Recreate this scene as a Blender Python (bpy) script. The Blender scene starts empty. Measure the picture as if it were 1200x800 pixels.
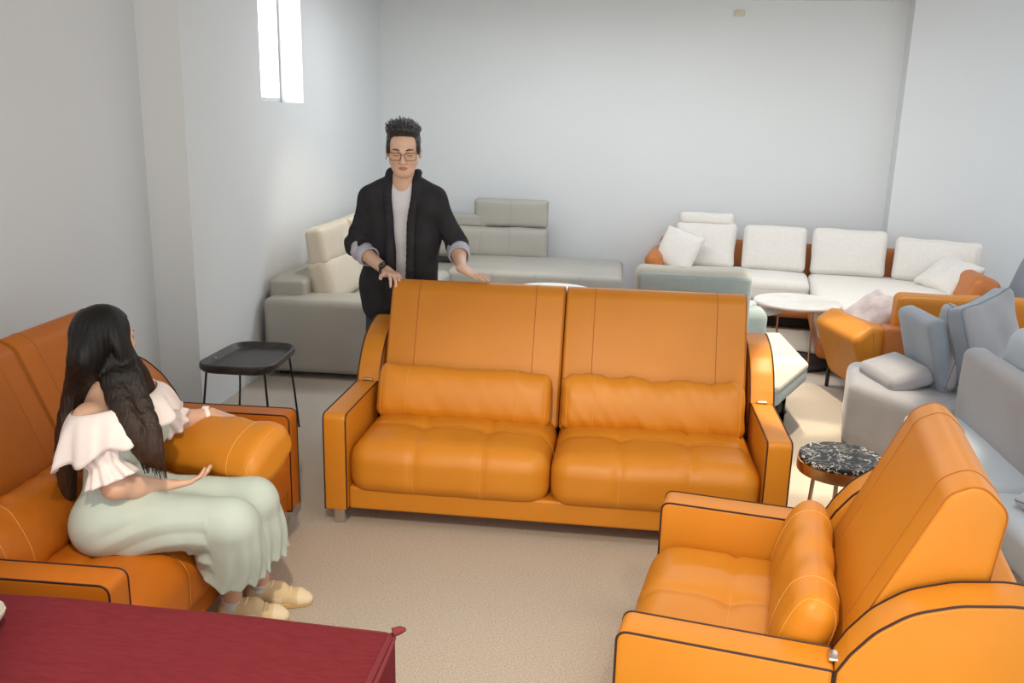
import bpy, math, random
import numpy as np
from mathutils import Vector, Matrix
random.seed(7)
rng = np.random.RandomState(7)
PI = math.pi
S = bpy.context.scene
COL = S.collection

# ------------------------------------------------------------------ camera, light, exposure
cam_d = bpy.data.cameras.new('camera')
cam = bpy.data.objects.new('camera', cam_d)
COL.objects.link(cam)
cam_d.sensor_width = 36.0
cam_d.lens = 36.0 * 1041.97 / 1200.0
cam_d.clip_start = 0.05
_yaw, _pit, _rol = 0.1180, 0.2472, 0.0242
_fw = Vector((-math.sin(_yaw)*math.cos(_pit), math.cos(_yaw)*math.cos(_pit), -math.sin(_pit)))
_r = Vector((math.cos(_yaw), math.sin(_yaw), 0)); _u = _r.cross(_fw)
_r2 = _r*math.cos(_rol) + _u*math.sin(_rol); _u2 = -_r*math.sin(_rol) + _u*math.cos(_rol)
M_ = Matrix((_r2, _u2, -_fw)).transposed().to_4x4()
M_.translation = Vector((1.2823, -3.6549, 1.8543))
cam.matrix_world = M_
S.camera = cam
S.view_settings.view_transform = 'Standard'
S.view_settings.look = 'None'
S.view_settings.gamma = 1.0
S.view_settings.use_curve_mapping = False
S.view_settings.exposure = 0.18

W_ = bpy.data.worlds.new('showroom_air'); S.world = W_; W_.use_nodes = True
W_.node_tree.nodes['Background'].inputs[0].default_value = (0.88, 0.95, 1.0, 1)
W_.node_tree.nodes['Background'].inputs[1].default_value = 1.05

def area_light(name, loc, size, energy, col, aim=(0, 0, -1)):
    d = bpy.data.lights.new(name, 'AREA'); d.shape = 'RECTANGLE'; d.size, d.size_y = size
    d.energy = energy; d.color = col
    o = bpy.data.objects.new(name, d); COL.objects.link(o); o.location = loc
    o.rotation_euler = Vector(aim).to_track_quat('-Z', 'Y').to_euler()
    return o

def spot_light(name, loc, aim, energy, col, angle, blend=0.4, radius=0.05):
    d = bpy.data.lights.new(name, 'SPOT'); d.energy = energy; d.color = col
    d.spot_size = math.radians(angle); d.spot_blend = blend; d.shadow_soft_size = radius
    o = bpy.data.objects.new(name, d); COL.objects.link(o); o.location = loc
    o.rotation_euler = (Vector(aim) - Vector(loc)).to_track_quat('-Z', 'Y').to_euler()
    return o

COOL = (0.93, 0.97, 1.0); WARM = (1.0, 0.83, 0.60); NEUT = (1.0, 0.95, 0.88)
area_light('ceiling_panel_light', (0.9, 3.6, 2.9), (2.6, 0.5), 40, COOL)
area_light('ceiling_panel_light', (3.3, 3.2, 2.9), (1.6, 0.5), 22, COOL)
area_light('ceiling_panel_light', (2.6, -1.2, 2.9), (1.4, 0.5), 18, NEUT)
area_light('front_fill_light', (1.3, -5.4, 1.2), (5.0, 2.2), 85, (1.0, 0.86, 0.66), (0, 1, -.02))  # added unseen warm fill behind the camera, brightens forward-facing surfaces
spot_light('track_spot', (0.9, -2.9, 2.9), (0.95, -1.0, 0.0), 200, WARM, 62, 0.5)
spot_light('track_spot', (2.0, -2.6, 2.9), (1.75, -0.9, 0.5), 48, WARM, 60, 0.5)
for _y, _e in ((.50, 330), (1.32, 270), (2.25, 260)):
    spot_light('track_spot', (2.44, _y, 2.9), (2.42, _y+.05, 0.0), _e, WARM, 27, 0.35)
spot_light('track_spot', (2.9, 3.0, 2.9), (3.0, 3.6, 0.4), 45, WARM, 60, 0.5)
spot_light('track_spot', (-0.2, 2.0, 2.9), (-0.5, 3.4, 0.5), 60, WARM, 60, 0.5)

# ------------------------------------------------------------------ materials
def mat(name, col, rough=0.6, col2=None, nscale=8.0, bump=0.0, bscale=200.0, metal=0.0, sheen=0.0,
        stretch=None, coat=0.0, spec=0.5, kind='noise', emit=0.0, detail=4.0, lo=0.35, hi=0.65):
    m = bpy.data.materials.new(name); m.use_nodes = True
    nt = m.node_tree; N = nt.nodes; L = nt.links
    b = N['Principled BSDF']
    b.inputs['Base Color'].default_value = (*col, 1)
    b.inputs['Roughness'].default_value = rough
    b.inputs['Metallic'].default_value = metal
    b.inputs['Specular IOR Level'].default_value = spec
    if sheen:
        b.inputs['Sheen Weight'].default_value = sheen
        b.inputs['Sheen Roughness'].default_value = 0.5
    if coat:
        b.inputs['Coat Weight'].default_value = coat
        b.inputs['Coat Roughness'].default_value = 0.15
    if emit:
        b.inputs['Emission Color'].default_value = (*col, 1)
        b.inputs['Emission Strength'].default_value = emit
    tc = N.new('ShaderNodeTexCoord')
    src = tc.outputs['Object']
    if stretch:
        mp = N.new('ShaderNodeMapping'); mp.inputs['Scale'].default_value = stretch
        L.new(src, mp.inputs['Vector']); src = mp.outputs['Vector']
    if col2:
        n = N.new('ShaderNodeTexNoise'); n.inputs['Scale'].default_value = nscale
        n.inputs['Detail'].default_value = detail
        L.new(src, n.inputs['Vector'])
        cr = N.new('ShaderNodeValToRGB')
        cr.color_ramp.elements[0].position = lo; cr.color_ramp.elements[1].position = hi
        cr.color_ramp.elements[0].color = (*col, 1); cr.color_ramp.elements[1].color = (*col2, 1)
        L.new(n.outputs['Fac'], cr.inputs['Fac']); L.new(cr.outputs['Color'], b.inputs['Base Color'])
    if bump:
        if kind == 'leather':
            t = N.new('ShaderNodeTexVoronoi'); t.inputs['Scale'].default_value = bscale
            o = t.outputs['Distance']
        else:
            t = N.new('ShaderNodeTexNoise'); t.inputs['Scale'].default_value = bscale
            t.inputs['Detail'].default_value = 3.0; o = t.outputs['Fac']
        L.new(src, t.inputs['Vector'])
        bp = N.new('ShaderNodeBump'); bp.inputs['Strength'].default_value = bump
        bp.inputs['Distance'].default_value = 0.002
        L.new(o, bp.inputs['Height']); L.new(bp.outputs['Normal'], b.inputs['Normal'])
    return m

MAT = {}
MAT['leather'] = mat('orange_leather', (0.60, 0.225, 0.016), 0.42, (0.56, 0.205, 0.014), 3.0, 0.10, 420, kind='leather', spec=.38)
MAT['leather_shaded'] = mat('shaded_orange_leather', (0.53, 0.150, 0.010), 0.46, (0.49, 0.135, 0.009), 3.0, 0.10, 420, kind='leather', spec=.22)  # loveseat copy of the orange leather, its shade put into the colour
MAT['leather_seam'] = mat('orange_thread', (0.66, 0.30, 0.06), 0.6)
MAT['leather_dark'] = mat('tan_leather', (0.52, 0.17, 0.035), 0.45, (0.46, 0.14, 0.028), 3.0, 0.10, 420, kind='leather')
MAT['leather_line'] = mat('dark_orange_stitch', (0.38, 0.120, 0.012), 0.6)
MAT['piping'] = mat('dark_brown_piping', (0.035, 0.010, 0.006), 0.5)
MAT['chrome'] = mat('brushed_steel', (0.62, 0.60, 0.57), 0.3, metal=1.0)
MAT['grey_leather'] = mat('warm_grey_leather', (0.40, 0.385, 0.345), 0.5, (0.37, 0.355, 0.32), 3.0, 0.08, 300, kind='leather')
MAT['cream_leather'] = mat('cream_grey_leather', (0.60, 0.55, 0.45), 0.5, (0.56, 0.51, 0.42), 3.0, 0.08, 300, kind='leather')
MAT['grey_seam'] = mat('grey_thread', (0.30, 0.29, 0.27), 0.7)
MAT['white_fabric'] = mat('off_white_fabric', (0.80, 0.77, 0.73), 0.9, (0.76, 0.73, 0.69), 40, 0.25, 500, sheen=0.15)
MAT['white_seam'] = mat('white_thread', (0.62, 0.59, 0.55), 0.8)
MAT['teal'] = mat('pale_teal_fabric', (0.36, 0.45, 0.47), 0.85, (0.33, 0.42, 0.44), 30, 0.2, 500, sheen=0.2)
MAT['cream_fabric'] = mat('cream_fabric', (0.62, 0.61, 0.54), 0.9, (0.58, 0.57, 0.50), 30, 0.2, 500, sheen=0.1)
MAT['blue_grey'] = mat('blue_grey_velvet', (0.25, 0.30, 0.37), 0.75, (0.22, 0.265, 0.33), 6, 0.15, 400, sheen=0.35)
MAT['pale_blue'] = mat('pale_blue_fabric', (0.44, 0.51, 0.58), 0.8, (0.41, 0.475, 0.55), 6, 0.15, 400, sheen=0.25)
MAT['pale_grey'] = mat('pale_grey_velvet', (0.33, 0.335, 0.365), 0.75, (0.30, 0.305, 0.335), 5, 0.15, 400, sheen=0.35)
MAT['blue_seam'] = mat('blue_grey_thread', (0.16, 0.19, 0.24), 0.8)
MAT['pink'] = mat('silvery_pink_velvet', (0.60, 0.50, 0.47), 0.45, (0.40, 0.30, 0.30), 9, 0.2, 200, sheen=0.6)
MAT['red'] = mat('dark_red_cloth', (0.185, 0.024, 0.032), 0.95, (0.155, 0.019, 0.026), 25, 0.5, 260, spec=.12, stretch=(1, 6, 1))
MAT['red_seam'] = mat('dark_red_hem', (0.17, 0.018, 0.025), 0.85)
MAT['black_wood'] = mat('dark_stained_wood', (0.020, 0.017, 0.015), 0.42, (0.050, 0.043, 0.040), 6, 0.1, 80, stretch=(2, 14, 2))
MAT['black_metal'] = mat('black_metal', (0.012, 0.012, 0.013), 0.4)
MAT['dark_base'] = mat('dark_base', (0.02, 0.02, 0.022), 0.7)
MAT['brass'] = mat('aged_brass', (0.60, 0.34, 0.15), 0.28, metal=1.0)
MAT['copper'] = mat('copper_metal', (0.55, 0.30, 0.19), 0.3, metal=1.0)
MAT['white_marble'] = mat('white_marble', (0.80, 0.78, 0.74), 0.22, (0.66, 0.62, 0.58), 5, detail=9, lo=0.45, hi=0.75)
MAT['white_paint'] = mat('white_lacquer', (0.82, 0.82, 0.80), 0.35)
MAT['grey_glass'] = mat('smoky_grey_tray', (0.10, 0.10, 0.11), 0.35)
MAT['beige_plastic'] = mat('beige_plastic', (0.62, 0.56, 0.43), 0.5)
MAT['skin'] = mat('skin', (0.74, 0.49, 0.36), 0.5, (0.70, 0.455, 0.33), 10)
MAT['skin_w'] = mat('skin_light', (0.66, 0.41, 0.29), 0.5, (0.62, 0.375, 0.26), 10)
MAT['lip'] = mat('lips', (0.44, 0.20, 0.155), 0.45)
MAT['hair_black'] = mat('black_hair', (0.010, 0.010, 0.011), 0.42, (0.030, 0.029, 0.030), 30, 0.6, 60, stretch=(3, 3, 0.4))
MAT['jacket'] = mat('charcoal_cloth', (0.024, 0.024, 0.029), 0.85, (0.033, 0.033, 0.038), 12, 0.25, 300, spec=.2)
MAT['shirt'] = mat('white_jersey', (0.78, 0.79, 0.84), 0.85, (0.74, 0.75, 0.80), 10)
MAT['cuff'] = mat('lavender_grey_lining', (0.50, 0.51, 0.60), 0.8, (0.46, 0.47, 0.56), 20)
MAT['jeans'] = mat('indigo_denim', (0.035, 0.042, 0.065), 0.85, (0.055, 0.065, 0.09), 90, 0.3, 400)
MAT['dress'] = mat('sage_cloth', (0.50, 0.575, 0.525), 0.85, (0.47, 0.545, 0.495), 10, 0.2, 400)
MAT['ruffle'] = mat('pale_pink_white_cloth', (0.82, 0.74, 0.72), 0.8, (0.79, 0.71, 0.69), 10)
MAT['sock'] = mat('pale_grey_sock', (0.60, 0.58, 0.58), 0.9)
MAT['shoe'] = mat('cream_shoe_leather', (0.72, 0.56, 0.33), 0.55, (0.68, 0.52, 0.30), 12)
MAT['shoe_light'] = mat('ivory_shoe_leather', (0.80, 0.68, 0.48), 0.5)
MAT['sole'] = mat('gum_sole', (0.62, 0.42, 0.19), 0.6)
MAT['frame'] = mat('brown_spectacle_frame', (0.10, 0.045, 0.02), 0.35)
MAT['black_plastic'] = mat('black_watch', (0.015, 0.015, 0.016), 0.35)
MAT['white_plastic'] = mat('white_band', (0.85, 0.83, 0.80), 0.4)
MAT['pane'] = mat('daylit_window_pane', (0.95, 0.97, 1.0), 0.3, emit=4.0)
MAT['alu'] = mat('aluminium_frame', (0.50, 0.50, 0.50), 0.4, metal=0.6)
MAT['wall'] = mat('white_wall_paint', (0.715, 0.74, 0.755), 0.85, (0.70, 0.725, 0.74), 1.2, 0.12, 60)
MAT['wall_step'] = mat('white_wall_paint_step', (0.73, 0.755, 0.775), 0.85, (0.715, 0.74, 0.76), 1.2, 0.12, 60)
MAT['ceiling'] = mat('ceiling_paint', (0.72, 0.72, 0.71), 0.9)
MAT['carpet'] = mat('beige_carpet', (0.40, 0.35, 0.295), 0.95, (0.58, 0.515, 0.44), 150, 0.9, 260, detail=6)

def lens_mat():
    m = mat('amber_lens', (0.55, 0.36, 0.18), 0.1)
    b = m.node_tree.nodes['Principled BSDF']; b.inputs['Alpha'].default_value = 0.22
    return m
MAT['lens'] = lens_mat()

def black_marble():
    m = mat('black_marble', (0.012, 0.012, 0.013), 0.06)
    nt = m.node_tree; N = nt.nodes; L = nt.links; b = N['Principled BSDF']
    tc = N.new('ShaderNodeTexCoord')
    n = N.new('ShaderNodeTexNoise'); n.inputs['Scale'].default_value = 7; n.inputs['Detail'].default_value = 6
    L.new(tc.outputs['Object'], n.inputs['Vector'])
    mx = N.new('ShaderNodeMixRGB'); mx.inputs[0].default_value = 0.34
    L.new(tc.outputs['Object'], mx.inputs[1]); L.new(n.outputs['Color'], mx.inputs[2])
    v = N.new('ShaderNodeTexVoronoi'); v.feature = 'DISTANCE_TO_EDGE'; v.inputs['Scale'].default_value = 19
    L.new(mx.outputs[0], v.inputs['Vector'])
    n2 = N.new('ShaderNodeTexNoise'); n2.inputs['Scale'].default_value = 4
    L.new(tc.outputs['Object'], n2.inputs['Vector'])
    mu = N.new('ShaderNodeMath'); mu.operation = 'MULTIPLY'; mu.inputs[1].default_value = 0.06
    L.new(n2.outputs['Fac'], mu.inputs[0])
    lt = N.new('ShaderNodeMath'); lt.operation = 'SUBTRACT'
    L.new(mu.outputs[0], lt.inputs[0]); L.new(v.outputs['Distance'], lt.inputs[1])
    cr = N.new('ShaderNodeValToRGB')
    cr.color_ramp.elements[0].position = 0.006; cr.color_ramp.elements[1].position = 0.022
    cr.color_ramp.elements[0].color = (0.012, 0.012, 0.013, 1); cr.color_ramp.elements[1].color = (0.75, 0.75, 0.72, 1)
    L.new(lt.outputs[0], cr.inputs['Fac']); L.new(cr.outputs['Color'], b.inputs['Base Color'])
    return m
MAT['black_marble'] = black_marble()

def brown_hair():
    m = mat('long_brown_hair', (0.02, 0.012, 0.01), 0.46, spec=.28)
    nt = m.node_tree; N = nt.nodes; L = nt.links; b = N['Principled BSDF']
    tc = N.new('ShaderNodeTexCoord'); sp = N.new('ShaderNodeSeparateXYZ')
    L.new(tc.outputs['Object'], sp.inputs[0])
    mr = N.new('ShaderNodeMapRange'); mr.inputs['From Min'].default_value = 0.64; mr.inputs['From Max'].default_value = 0.18
    L.new(sp.outputs['Z'], mr.inputs['Value'])
    cr = N.new('ShaderNodeValToRGB')                       # dyed lengths: black roots, brown ends
    cr.color_ramp.elements[0].color = (0.008, 0.007, 0.007, 1); cr.color_ramp.elements[1].color = (0.085, 0.036, 0.018, 1)
    L.new(mr.outputs['Result'], cr.inputs['Fac'])
    mp = N.new('ShaderNodeMapping'); mp.inputs['Scale'].default_value = (90, 90, 3)
    L.new(tc.outputs['Object'], mp.inputs['Vector'])
    n = N.new('ShaderNodeTexNoise'); n.inputs['Scale'].default_value = 1.6; n.inputs['Detail'].default_value = 3
    L.new(mp.outputs['Vector'], n.inputs['Vector'])
    m2 = N.new('ShaderNodeMixRGB'); m2.blend_type = 'MULTIPLY'; m2.inputs[0].default_value = 0.6
    L.new(cr.outputs['Color'], m2.inputs[1]); L.new(n.outputs['Fac'], m2.inputs[2])
    L.new(m2.outputs[0], b.inputs['Base Color'])
    bp = N.new('ShaderNodeBump'); bp.inputs['Strength'].default_value = 0.7; bp.inputs['Distance'].default_value = 0.004
    L.new(n.outputs['Fac'], bp.inputs['Height']); L.new(bp.outputs['Normal'], b.inputs['Normal'])
    return m
MAT['hair_brown'] = brown_hair()

# ------------------------------------------------------------------ mesh tools
class MB:
    def __init__(s): s.v = []; s.f = []; s.m = []; s.n = 0
    def add(s, V, F, mi=0):
        V = np.asarray(V, float)
        s.v.append(V)
        o = s.n
        for f in F: s.f.append(tuple(int(i)+o for i in f)); s.m.append(mi)
        s.n += len(V)
        return s
    def build(s, name, mats, parent=None, sharp=45, smooth=True):
        if not isinstance(mats, (list, tuple)): mats = [mats]
        me = bpy.data.meshes.new(name)
        V = np.concatenate(s.v) if s.v else np.zeros((0, 3))
        me.from_pydata(V.tolist(), [], s.f)
        for m in mats: me.materials.append(MAT[m] if isinstance(m, str) else m)
        me.polygons.foreach_set('material_index', s.m)
        if smooth:
            me.polygons.foreach_set('use_smooth', [True]*len(s.f))
            if sharp and sharp < 180: me.set_sharp_from_angle(angle=math.radians(sharp))
        me.update()
        o = bpy.data.objects.new(name, me); COL.objects.link(o)
        if parent: o.parent = parent
        return o

def tube(mb, pts, r, seg=6, mi=0, caps=True):
    P = np.asarray(pts, float); n = len(P)
    R = np.full(n, r) if np.isscalar(r) else np.asarray(r, float)
    T = np.gradient(P, axis=0); T /= np.linalg.norm(T, axis=1)[:, None] + 1e-12
    a = np.array([0, 0, 1.0]) if abs(T[0][2]) < .9 else np.array([1.0, 0, 0])
    u = np.cross(T[0], a); u /= np.linalg.norm(u)
    V = []; ang = np.linspace(0, 2*PI, seg, endpoint=False)
    for i in range(n):
        u = u - T[i]*np.dot(u, T[i]); u /= np.linalg.norm(u) + 1e-12
        w = np.cross(T[i], u)
        V.append(P[i] + R[i]*(np.cos(ang)[:, None]*u + np.sin(ang)[:, None]*w))
    F = []
    for i in range(n-1):
        for j in range(seg):
            k = (j+1) % seg
            F.append((i*seg+j, i*seg+k, (i+1)*seg+k, (i+1)*seg+j))
    if caps:
        F.append(tuple(range(seg-1, -1, -1))); F.append(tuple((n-1)*seg+j for j in range(seg)))
    return mb.add(np.concatenate(V), F, mi)

def _axis(h, r, m, step):
    L = [-(r*math.tan(i*PI/4/m)) for i in range(m, -1, -1)]
    core = h - r
    lo = [-core + t for t in L]
    ni = max(1, int(math.ceil(2*core/step)))
    mid = list(np.linspace(-core, core, ni+1)[1:-1])
    return lo + mid + [-t for t in lo[::-1]]

def rb_map(P, half, r):
    half = np.asarray(half, float)
    q = np.clip(P, -(half-r), half-r); d = P-q
    n = d/(np.linalg.norm(d, axis=1)[:, None] + 1e-12)
    return q + r*n, n

def rbox(mb, c, size, r, f=None, step=0.03, m=4, mi=0, X=None):
    """rounded box; f(P, N) deforms in its own centred frame; X = 4x4 placed after"""
    half = np.asarray(size, float)/2; r = min(r, *(half*0.999))
    ax = [_axis(half[i], r, m, step) for i in range(3)]
    V = []; F = []; idx = {}
    def vid(p):
        k = (round(p[0], 6), round(p[1], 6), round(p[2], 6))
        if k not in idx: idx[k] = len(V); V.append(p)
        return idx[k]
    for a in range(3):
        b, g = (a+1) % 3, (a+2) % 3
        for s in (-1, 1):
            G = []
            for u in ax[b]:
                row = []
                for w in ax[g]:
                    p = [0, 0, 0]; p[a] = s*half[a]; p[b] = u; p[g] = w
                    row.append(vid(p))
                G.append(row)
            for i in range(len(ax[b])-1):
                for j in range(len(ax[g])-1):
                    q = (G[i][j], G[i+1][j], G[i+1][j+1], G[i][j+1])
                    F.append(q if s > 0 else q[::-1])
    P, N = rb_map(np.array(V, float), half, r)
    if f: P = f(P, N)
    P = P + np.asarray(c, float)
    if X is not None: P = xf(P, X)
    return mb.add(P, F, mi)

def ring(half, r, axis, val, a0=0.0, a1=1.0, n=80):
    """points + normals round a rounded box in the plane axis=val"""
    b, g = (axis+1) % 3, (axis+2) % 3
    t = np.linspace(a0, a1, n)*4
    P = np.zeros((n, 3)); P[:, axis] = val
    for i, s in enumerate(t % 4):
        k = int(s); e = (s-k)*2-1
        if k == 0: u, w = e, 1.0
        elif k == 1: u, w = 1.0, -e
        elif k == 2: u, w = -e, -1.0
        else: u, w = -1.0, e
        P[i, b] = u*half[b]; P[i, g] = w*half[g]
    return rb_map(P, half, r)

def seam(mb, c, size, r, axis, val, f=None, a0=0, a1=1, rad=0.0016, mi=1, n=70, X=None, out=0.0):
    half = np.asarray(size, float)/2; r = min(r, *(half*0.999))
    P, N = ring(half, r, axis, val, a0, a1, n)
    P = P + N*out
    if f: P = f(P, N)
    P = P + np.asarray(c, float)
    if X is not None: P = xf(P, X)
    return tube(mb, P, rad, 5, mi)

def xf(P, X):
    A = np.array(X); P = np.asarray(P, float)
    return P @ A[:3, :3].T + A[:3, 3]

def XF(loc=(0, 0, 0), rx=0, ry=0, rz=0):
    return Matrix.Translation(loc) @ Matrix.Rotation(rz, 4, 'Z') @ Matrix.Rotation(ry, 4, 'Y') @ Matrix.Rotation(rx, 4, 'X')

def offset_poly(P, d):
    P = np.asarray(P, float); n = len(P)
    A = P - np.roll(P, 1, 0); B = np.roll(P, -1, 0) - P
    A /= np.linalg.norm(A, axis=1)[:, None]+1e-12; B /= np.linalg.norm(B, axis=1)[:, None]+1e-12
    na = np.stack([-A[:, 1], A[:, 0]], 1); nb = np.stack([-B[:, 1], B[:, 0]], 1)
    s = na+nb; s /= np.linalg.norm(s, axis=1)[:, None]+1e-12
    cs = np.clip((s*na).sum(1), .5, 1)
    return P + s*(d/cs)[:, None]            # inward for counter-clockwise polygons

def round_poly(pts, rs, seg=6):
    """polygon (CCW) with rounded corners; rs radius per corner"""
    out = []; n = len(pts)
    for i in range(n):
        p = np.array(pts[i], float); a = np.array(pts[i-1], float)-p; b = np.array(pts[(i+1) % n], float)-p
        la, lb = np.linalg.norm(a), np.linalg.norm(b); a /= la; b /= lb
        r = rs[i] if not np.isscalar(rs) else rs
        if r <= 0: out.append(p); continue
        ang = math.acos(np.clip(np.dot(a, b), -1, 1)); t = min(r/math.tan(ang/2), la*.49, lb*.49)
        p0, p1 = p+a*t, p+b*t
        for k in range(seg+1):
            s = k/seg
            out.append((1-s)**2*p0 + 2*s*(1-s)*p + s*s*p1)
    return np.array(out)

def prism(mb, prof, x0, x1, r, plane='yz', m=4, mi=0, bulge=0.0, nx=1, X=None):
    """extrude a CCW profile (a,b) along the third axis from x0 to x1 with rounded rims"""
    prof = np.asarray(prof, float); n = len(prof); rings = []; xs = []
    for k in range(m+1):
        a = k/m*PI/2
        rings.append(offset_poly(prof, r*(1-math.sin(a)))); xs.append(x0 + r*(1-math.cos(a)))
    for k in range(1, nx):
        rings.append(prof); xs.append(x0+r+(x1-x0-2*r)*k/nx)
    for k in range(m, -1, -1):
        a = k/m*PI/2
        rings.append(offset_poly(prof, r*(1-math.sin(a)))); xs.append(x1 - r*(1-math.cos(a)))
    V = []
    for R, x in zip(rings, xs):
        for a, b in R:
            V.append({'yz': (x, a, b), 'xz': (a, x, b), 'xy': (a, b, x)}[plane])
    F = []
    flip = plane == 'xz'
    for i in range(len(rings)-1):
        for j in range(n):
            k = (j+1) % n
            q = (i*n+j, i*n+k, (i+1)*n+k, (i+1)*n+j)
            F.append(q if flip else q[::-1] if False else q)
    cap0 = tuple(range(n)); cap1 = tuple((len(rings)-1)*n+j for j in range(n))
    F.append(cap0[::-1]); F.append(cap1)
    if flip: F = [f[::-1] for f in F]
    V = np.array(V)
    if X is not None: V = xf(V, X)
    return mb.add(V, F, mi)

def edge_tube(mb, prof, x, inset, rad, plane='yz', mi=0, closed=True, X=None, i0=0, i1=None):
    R = offset_poly(prof, inset)
    if i1 is not None: R = R[i0:i1]
    elif closed: R = np.vstack([R, R[:1]])
    P = np.array([{'yz': (x, a, b), 'xz': (a, x, b), 'xy': (a, b, x)}[plane] for a, b in R])
    if X is not None: P = xf(P, X)
    return tube(mb, P, rad, 6, mi)

def lathe(mb, prof, c=(0, 0, 0), seg=48, mi=0, sx=1.0, sy=1.0):
    V = []; n = len(prof)
    for j in range(seg):
        a = 2*PI*j/seg
        for r, z in prof: V.append((c[0]+sx*r*math.cos(a), c[1]+sy*r*math.sin(a), c[2]+z))
    F = []
    for j in range(seg):
        k = (j+1) % seg
        for i in range(n-1): F.append((j*n+i, k*n+i, k*n+i+1, j*n+i+1))
    if prof[0][0] > 1e-6: F.append(tuple(j*n for j in range(seg))[::-1])
    if prof[-1][0] > 1e-6: F.append(tuple(j*n+n-1 for j in range(seg)))
    return mb.add(np.array(V), F, mi)

def sines(P, seed, n, f0, f1, amp):
    """cheap smooth noise"""
    r = np.random.RandomState(seed); out = np.zeros(len(P))
    for _ in range(n):
        d = r.normal(size=3); d /= np.linalg.norm(d)
        out += np.sin(P @ d * r.uniform(f0, f1)*2*PI + r.uniform(0, 6.28))
    return out*amp/math.sqrt(n)

def thing(name, label, cat, loc=(0, 0, 0), rz=0.0, group=None):
    o = bpy.data.objects.new(name, None); COL.objects.link(o)
    o.location = loc; o.rotation_euler = (0, 0, rz); o.empty_display_size = .1
    o['label'] = label; o['category'] = cat
    if group: o['group'] = group
    return o

def struct(o): o['kind'] = 'structure'; return o

def plain_box(mb, a, b, mi=0):
    a = np.array(a, float); b = np.array(b, float)
    V = [(x, y, z) for x in (a[0], b[0]) for y in (a[1], b[1]) for z in (a[2], b[2])]
    F = [(0, 1, 3, 2), (4, 6, 7, 5), (0, 4, 5, 1), (2, 3, 7, 6), (0, 2, 6, 4), (1, 5, 7, 3)]
    return mb.add(V, F, mi)

# ------------------------------------------------------------------ room shell
WX = -1.24; NX = -1.50; STEP_Y = 1.35; BY = 5.6; CZ = 2.99
mb = MB(); plain_box(mb, (-2.2, -5.5, -0.08), (6.5, BY+.3, 0.0)); struct(mb.build('floor', 'carpet', smooth=False))
mb = MB(); plain_box(mb, (-2.2, -3.2, CZ), (6.5, BY+.3, CZ+.08)); struct(mb.build('ceiling', 'ceiling', smooth=False))
mb = MB(); plain_box(mb, (-2.2, BY, 0), (6.5, BY+.2, CZ)); struct(mb.build('wall_back', 'wall', smooth=False))
# left wall: the deeper part carries the window opening, the nearer part stands back
WY0, WY1, WZ0, WZ1 = 2.49, 3.32, 1.92, 2.80
WXO = WX-0.20
mb = MB()
plain_box(mb, (NX, STEP_Y, 0), (WX, WY0, CZ)); plain_box(mb, (WXO-.06, WY1, 0), (WX, BY, CZ))
plain_box(mb, (WXO-.06, WY0, 0), (WX, WY1, WZ0)); plain_box(mb, (WXO-.06, WY0, WZ1), (WX, WY1, CZ))
struct(mb.build('wall_left', 'wall', smooth=False))
mb = MB(); plain_box(mb, (-1.70, -5.0, 0), (NX, STEP_Y+.1, CZ)); struct(mb.build('wall_left', 'wall', smooth=False))
mb = MB(); plain_box(mb, (3.87, BY-.17, 0), (6.5, BY, CZ)); struct(mb.build('wall_right', 'wall_step', smooth=False))
mb = MB()
for a, b in [((WXO-.02, WY0, WZ0), (WXO+.02, WY1, WZ0+.035)), ((WXO-.02, WY0, WZ1-.035), (WXO+.02, WY1, WZ1)),
             ((WXO-.02, WY0, WZ0+.035), (WXO+.02, WY0+.03, WZ1-.035)), ((WXO-.02, WY1-.03, WZ0+.035), (WXO+.02, WY1, WZ1-.035))]:
    plain_box(mb, a, b)
win = struct(mb.build('window_1', 'alu', smooth=False))
mb = MB(); plain_box(mb, (WXO-.012, WY0+.03, WZ0+.035), (WXO-.004, WY1-.03, WZ1-.035)); mb.build('pane', 'pane', win, smooth=False)
mb = MB(); rbox(mb, (2.31, BY-.006, 2.87), (.10, .012, .055), .004, step=.05, m=2)
o = mb.build('wall_plate', 'beige_plastic'); o['label'] = 'small beige blank plate high on the back wall'; o['category'] = 'wall plate'

# ------------------------------------------------------------------ orange leather suite
HA, LA, ZB = 0.545, 0.546, 0.082

def cushion_f(half, top=0.03, tufts=(), grooves=(), gd=0.008, gw=0.03, wr=0.0, seed=1, front=0.012):
    """domed seat with stitched channels: grooves=(axis,value) sink, tufts=(x,y) sink deeper"""
    hx, hy, hz = half
    def f(P, N):
        P = P.copy(); x, y, z = P[:, 0], P[:, 1], P[:, 2]
        dome = np.clip(1-(x/hx)**4, 0, 1)*np.clip(1-(y/hy)**4, 0, 1)
        up = np.clip(N[:, 2], 0, 1)
        d = np.zeros(len(P))
        for a, v in grooves: d += gd*np.exp(-((P[:, a]-v)/gw)**2)*np.clip(N[:, 2]+np.clip(-N[:, 1], 0, 1), 0, 1)
        for tx, ty in tufts: d += 0.016*np.exp(-((x-tx)**2+(y-ty)**2)/0.06**2)*up
        P[:, 2] += top*dome*up
        P -= N*d[:, None]
        P[:, 1] -= front*np.clip(-N[:, 1], 0, 1)*np.clip(1-(x/hx)**4, 0, 1)
        if wr: P += N*sines(P*np.array([1, 1, 1]), seed, 6, 2, 6, wr)[:, None]
        return P
    return f

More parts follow.
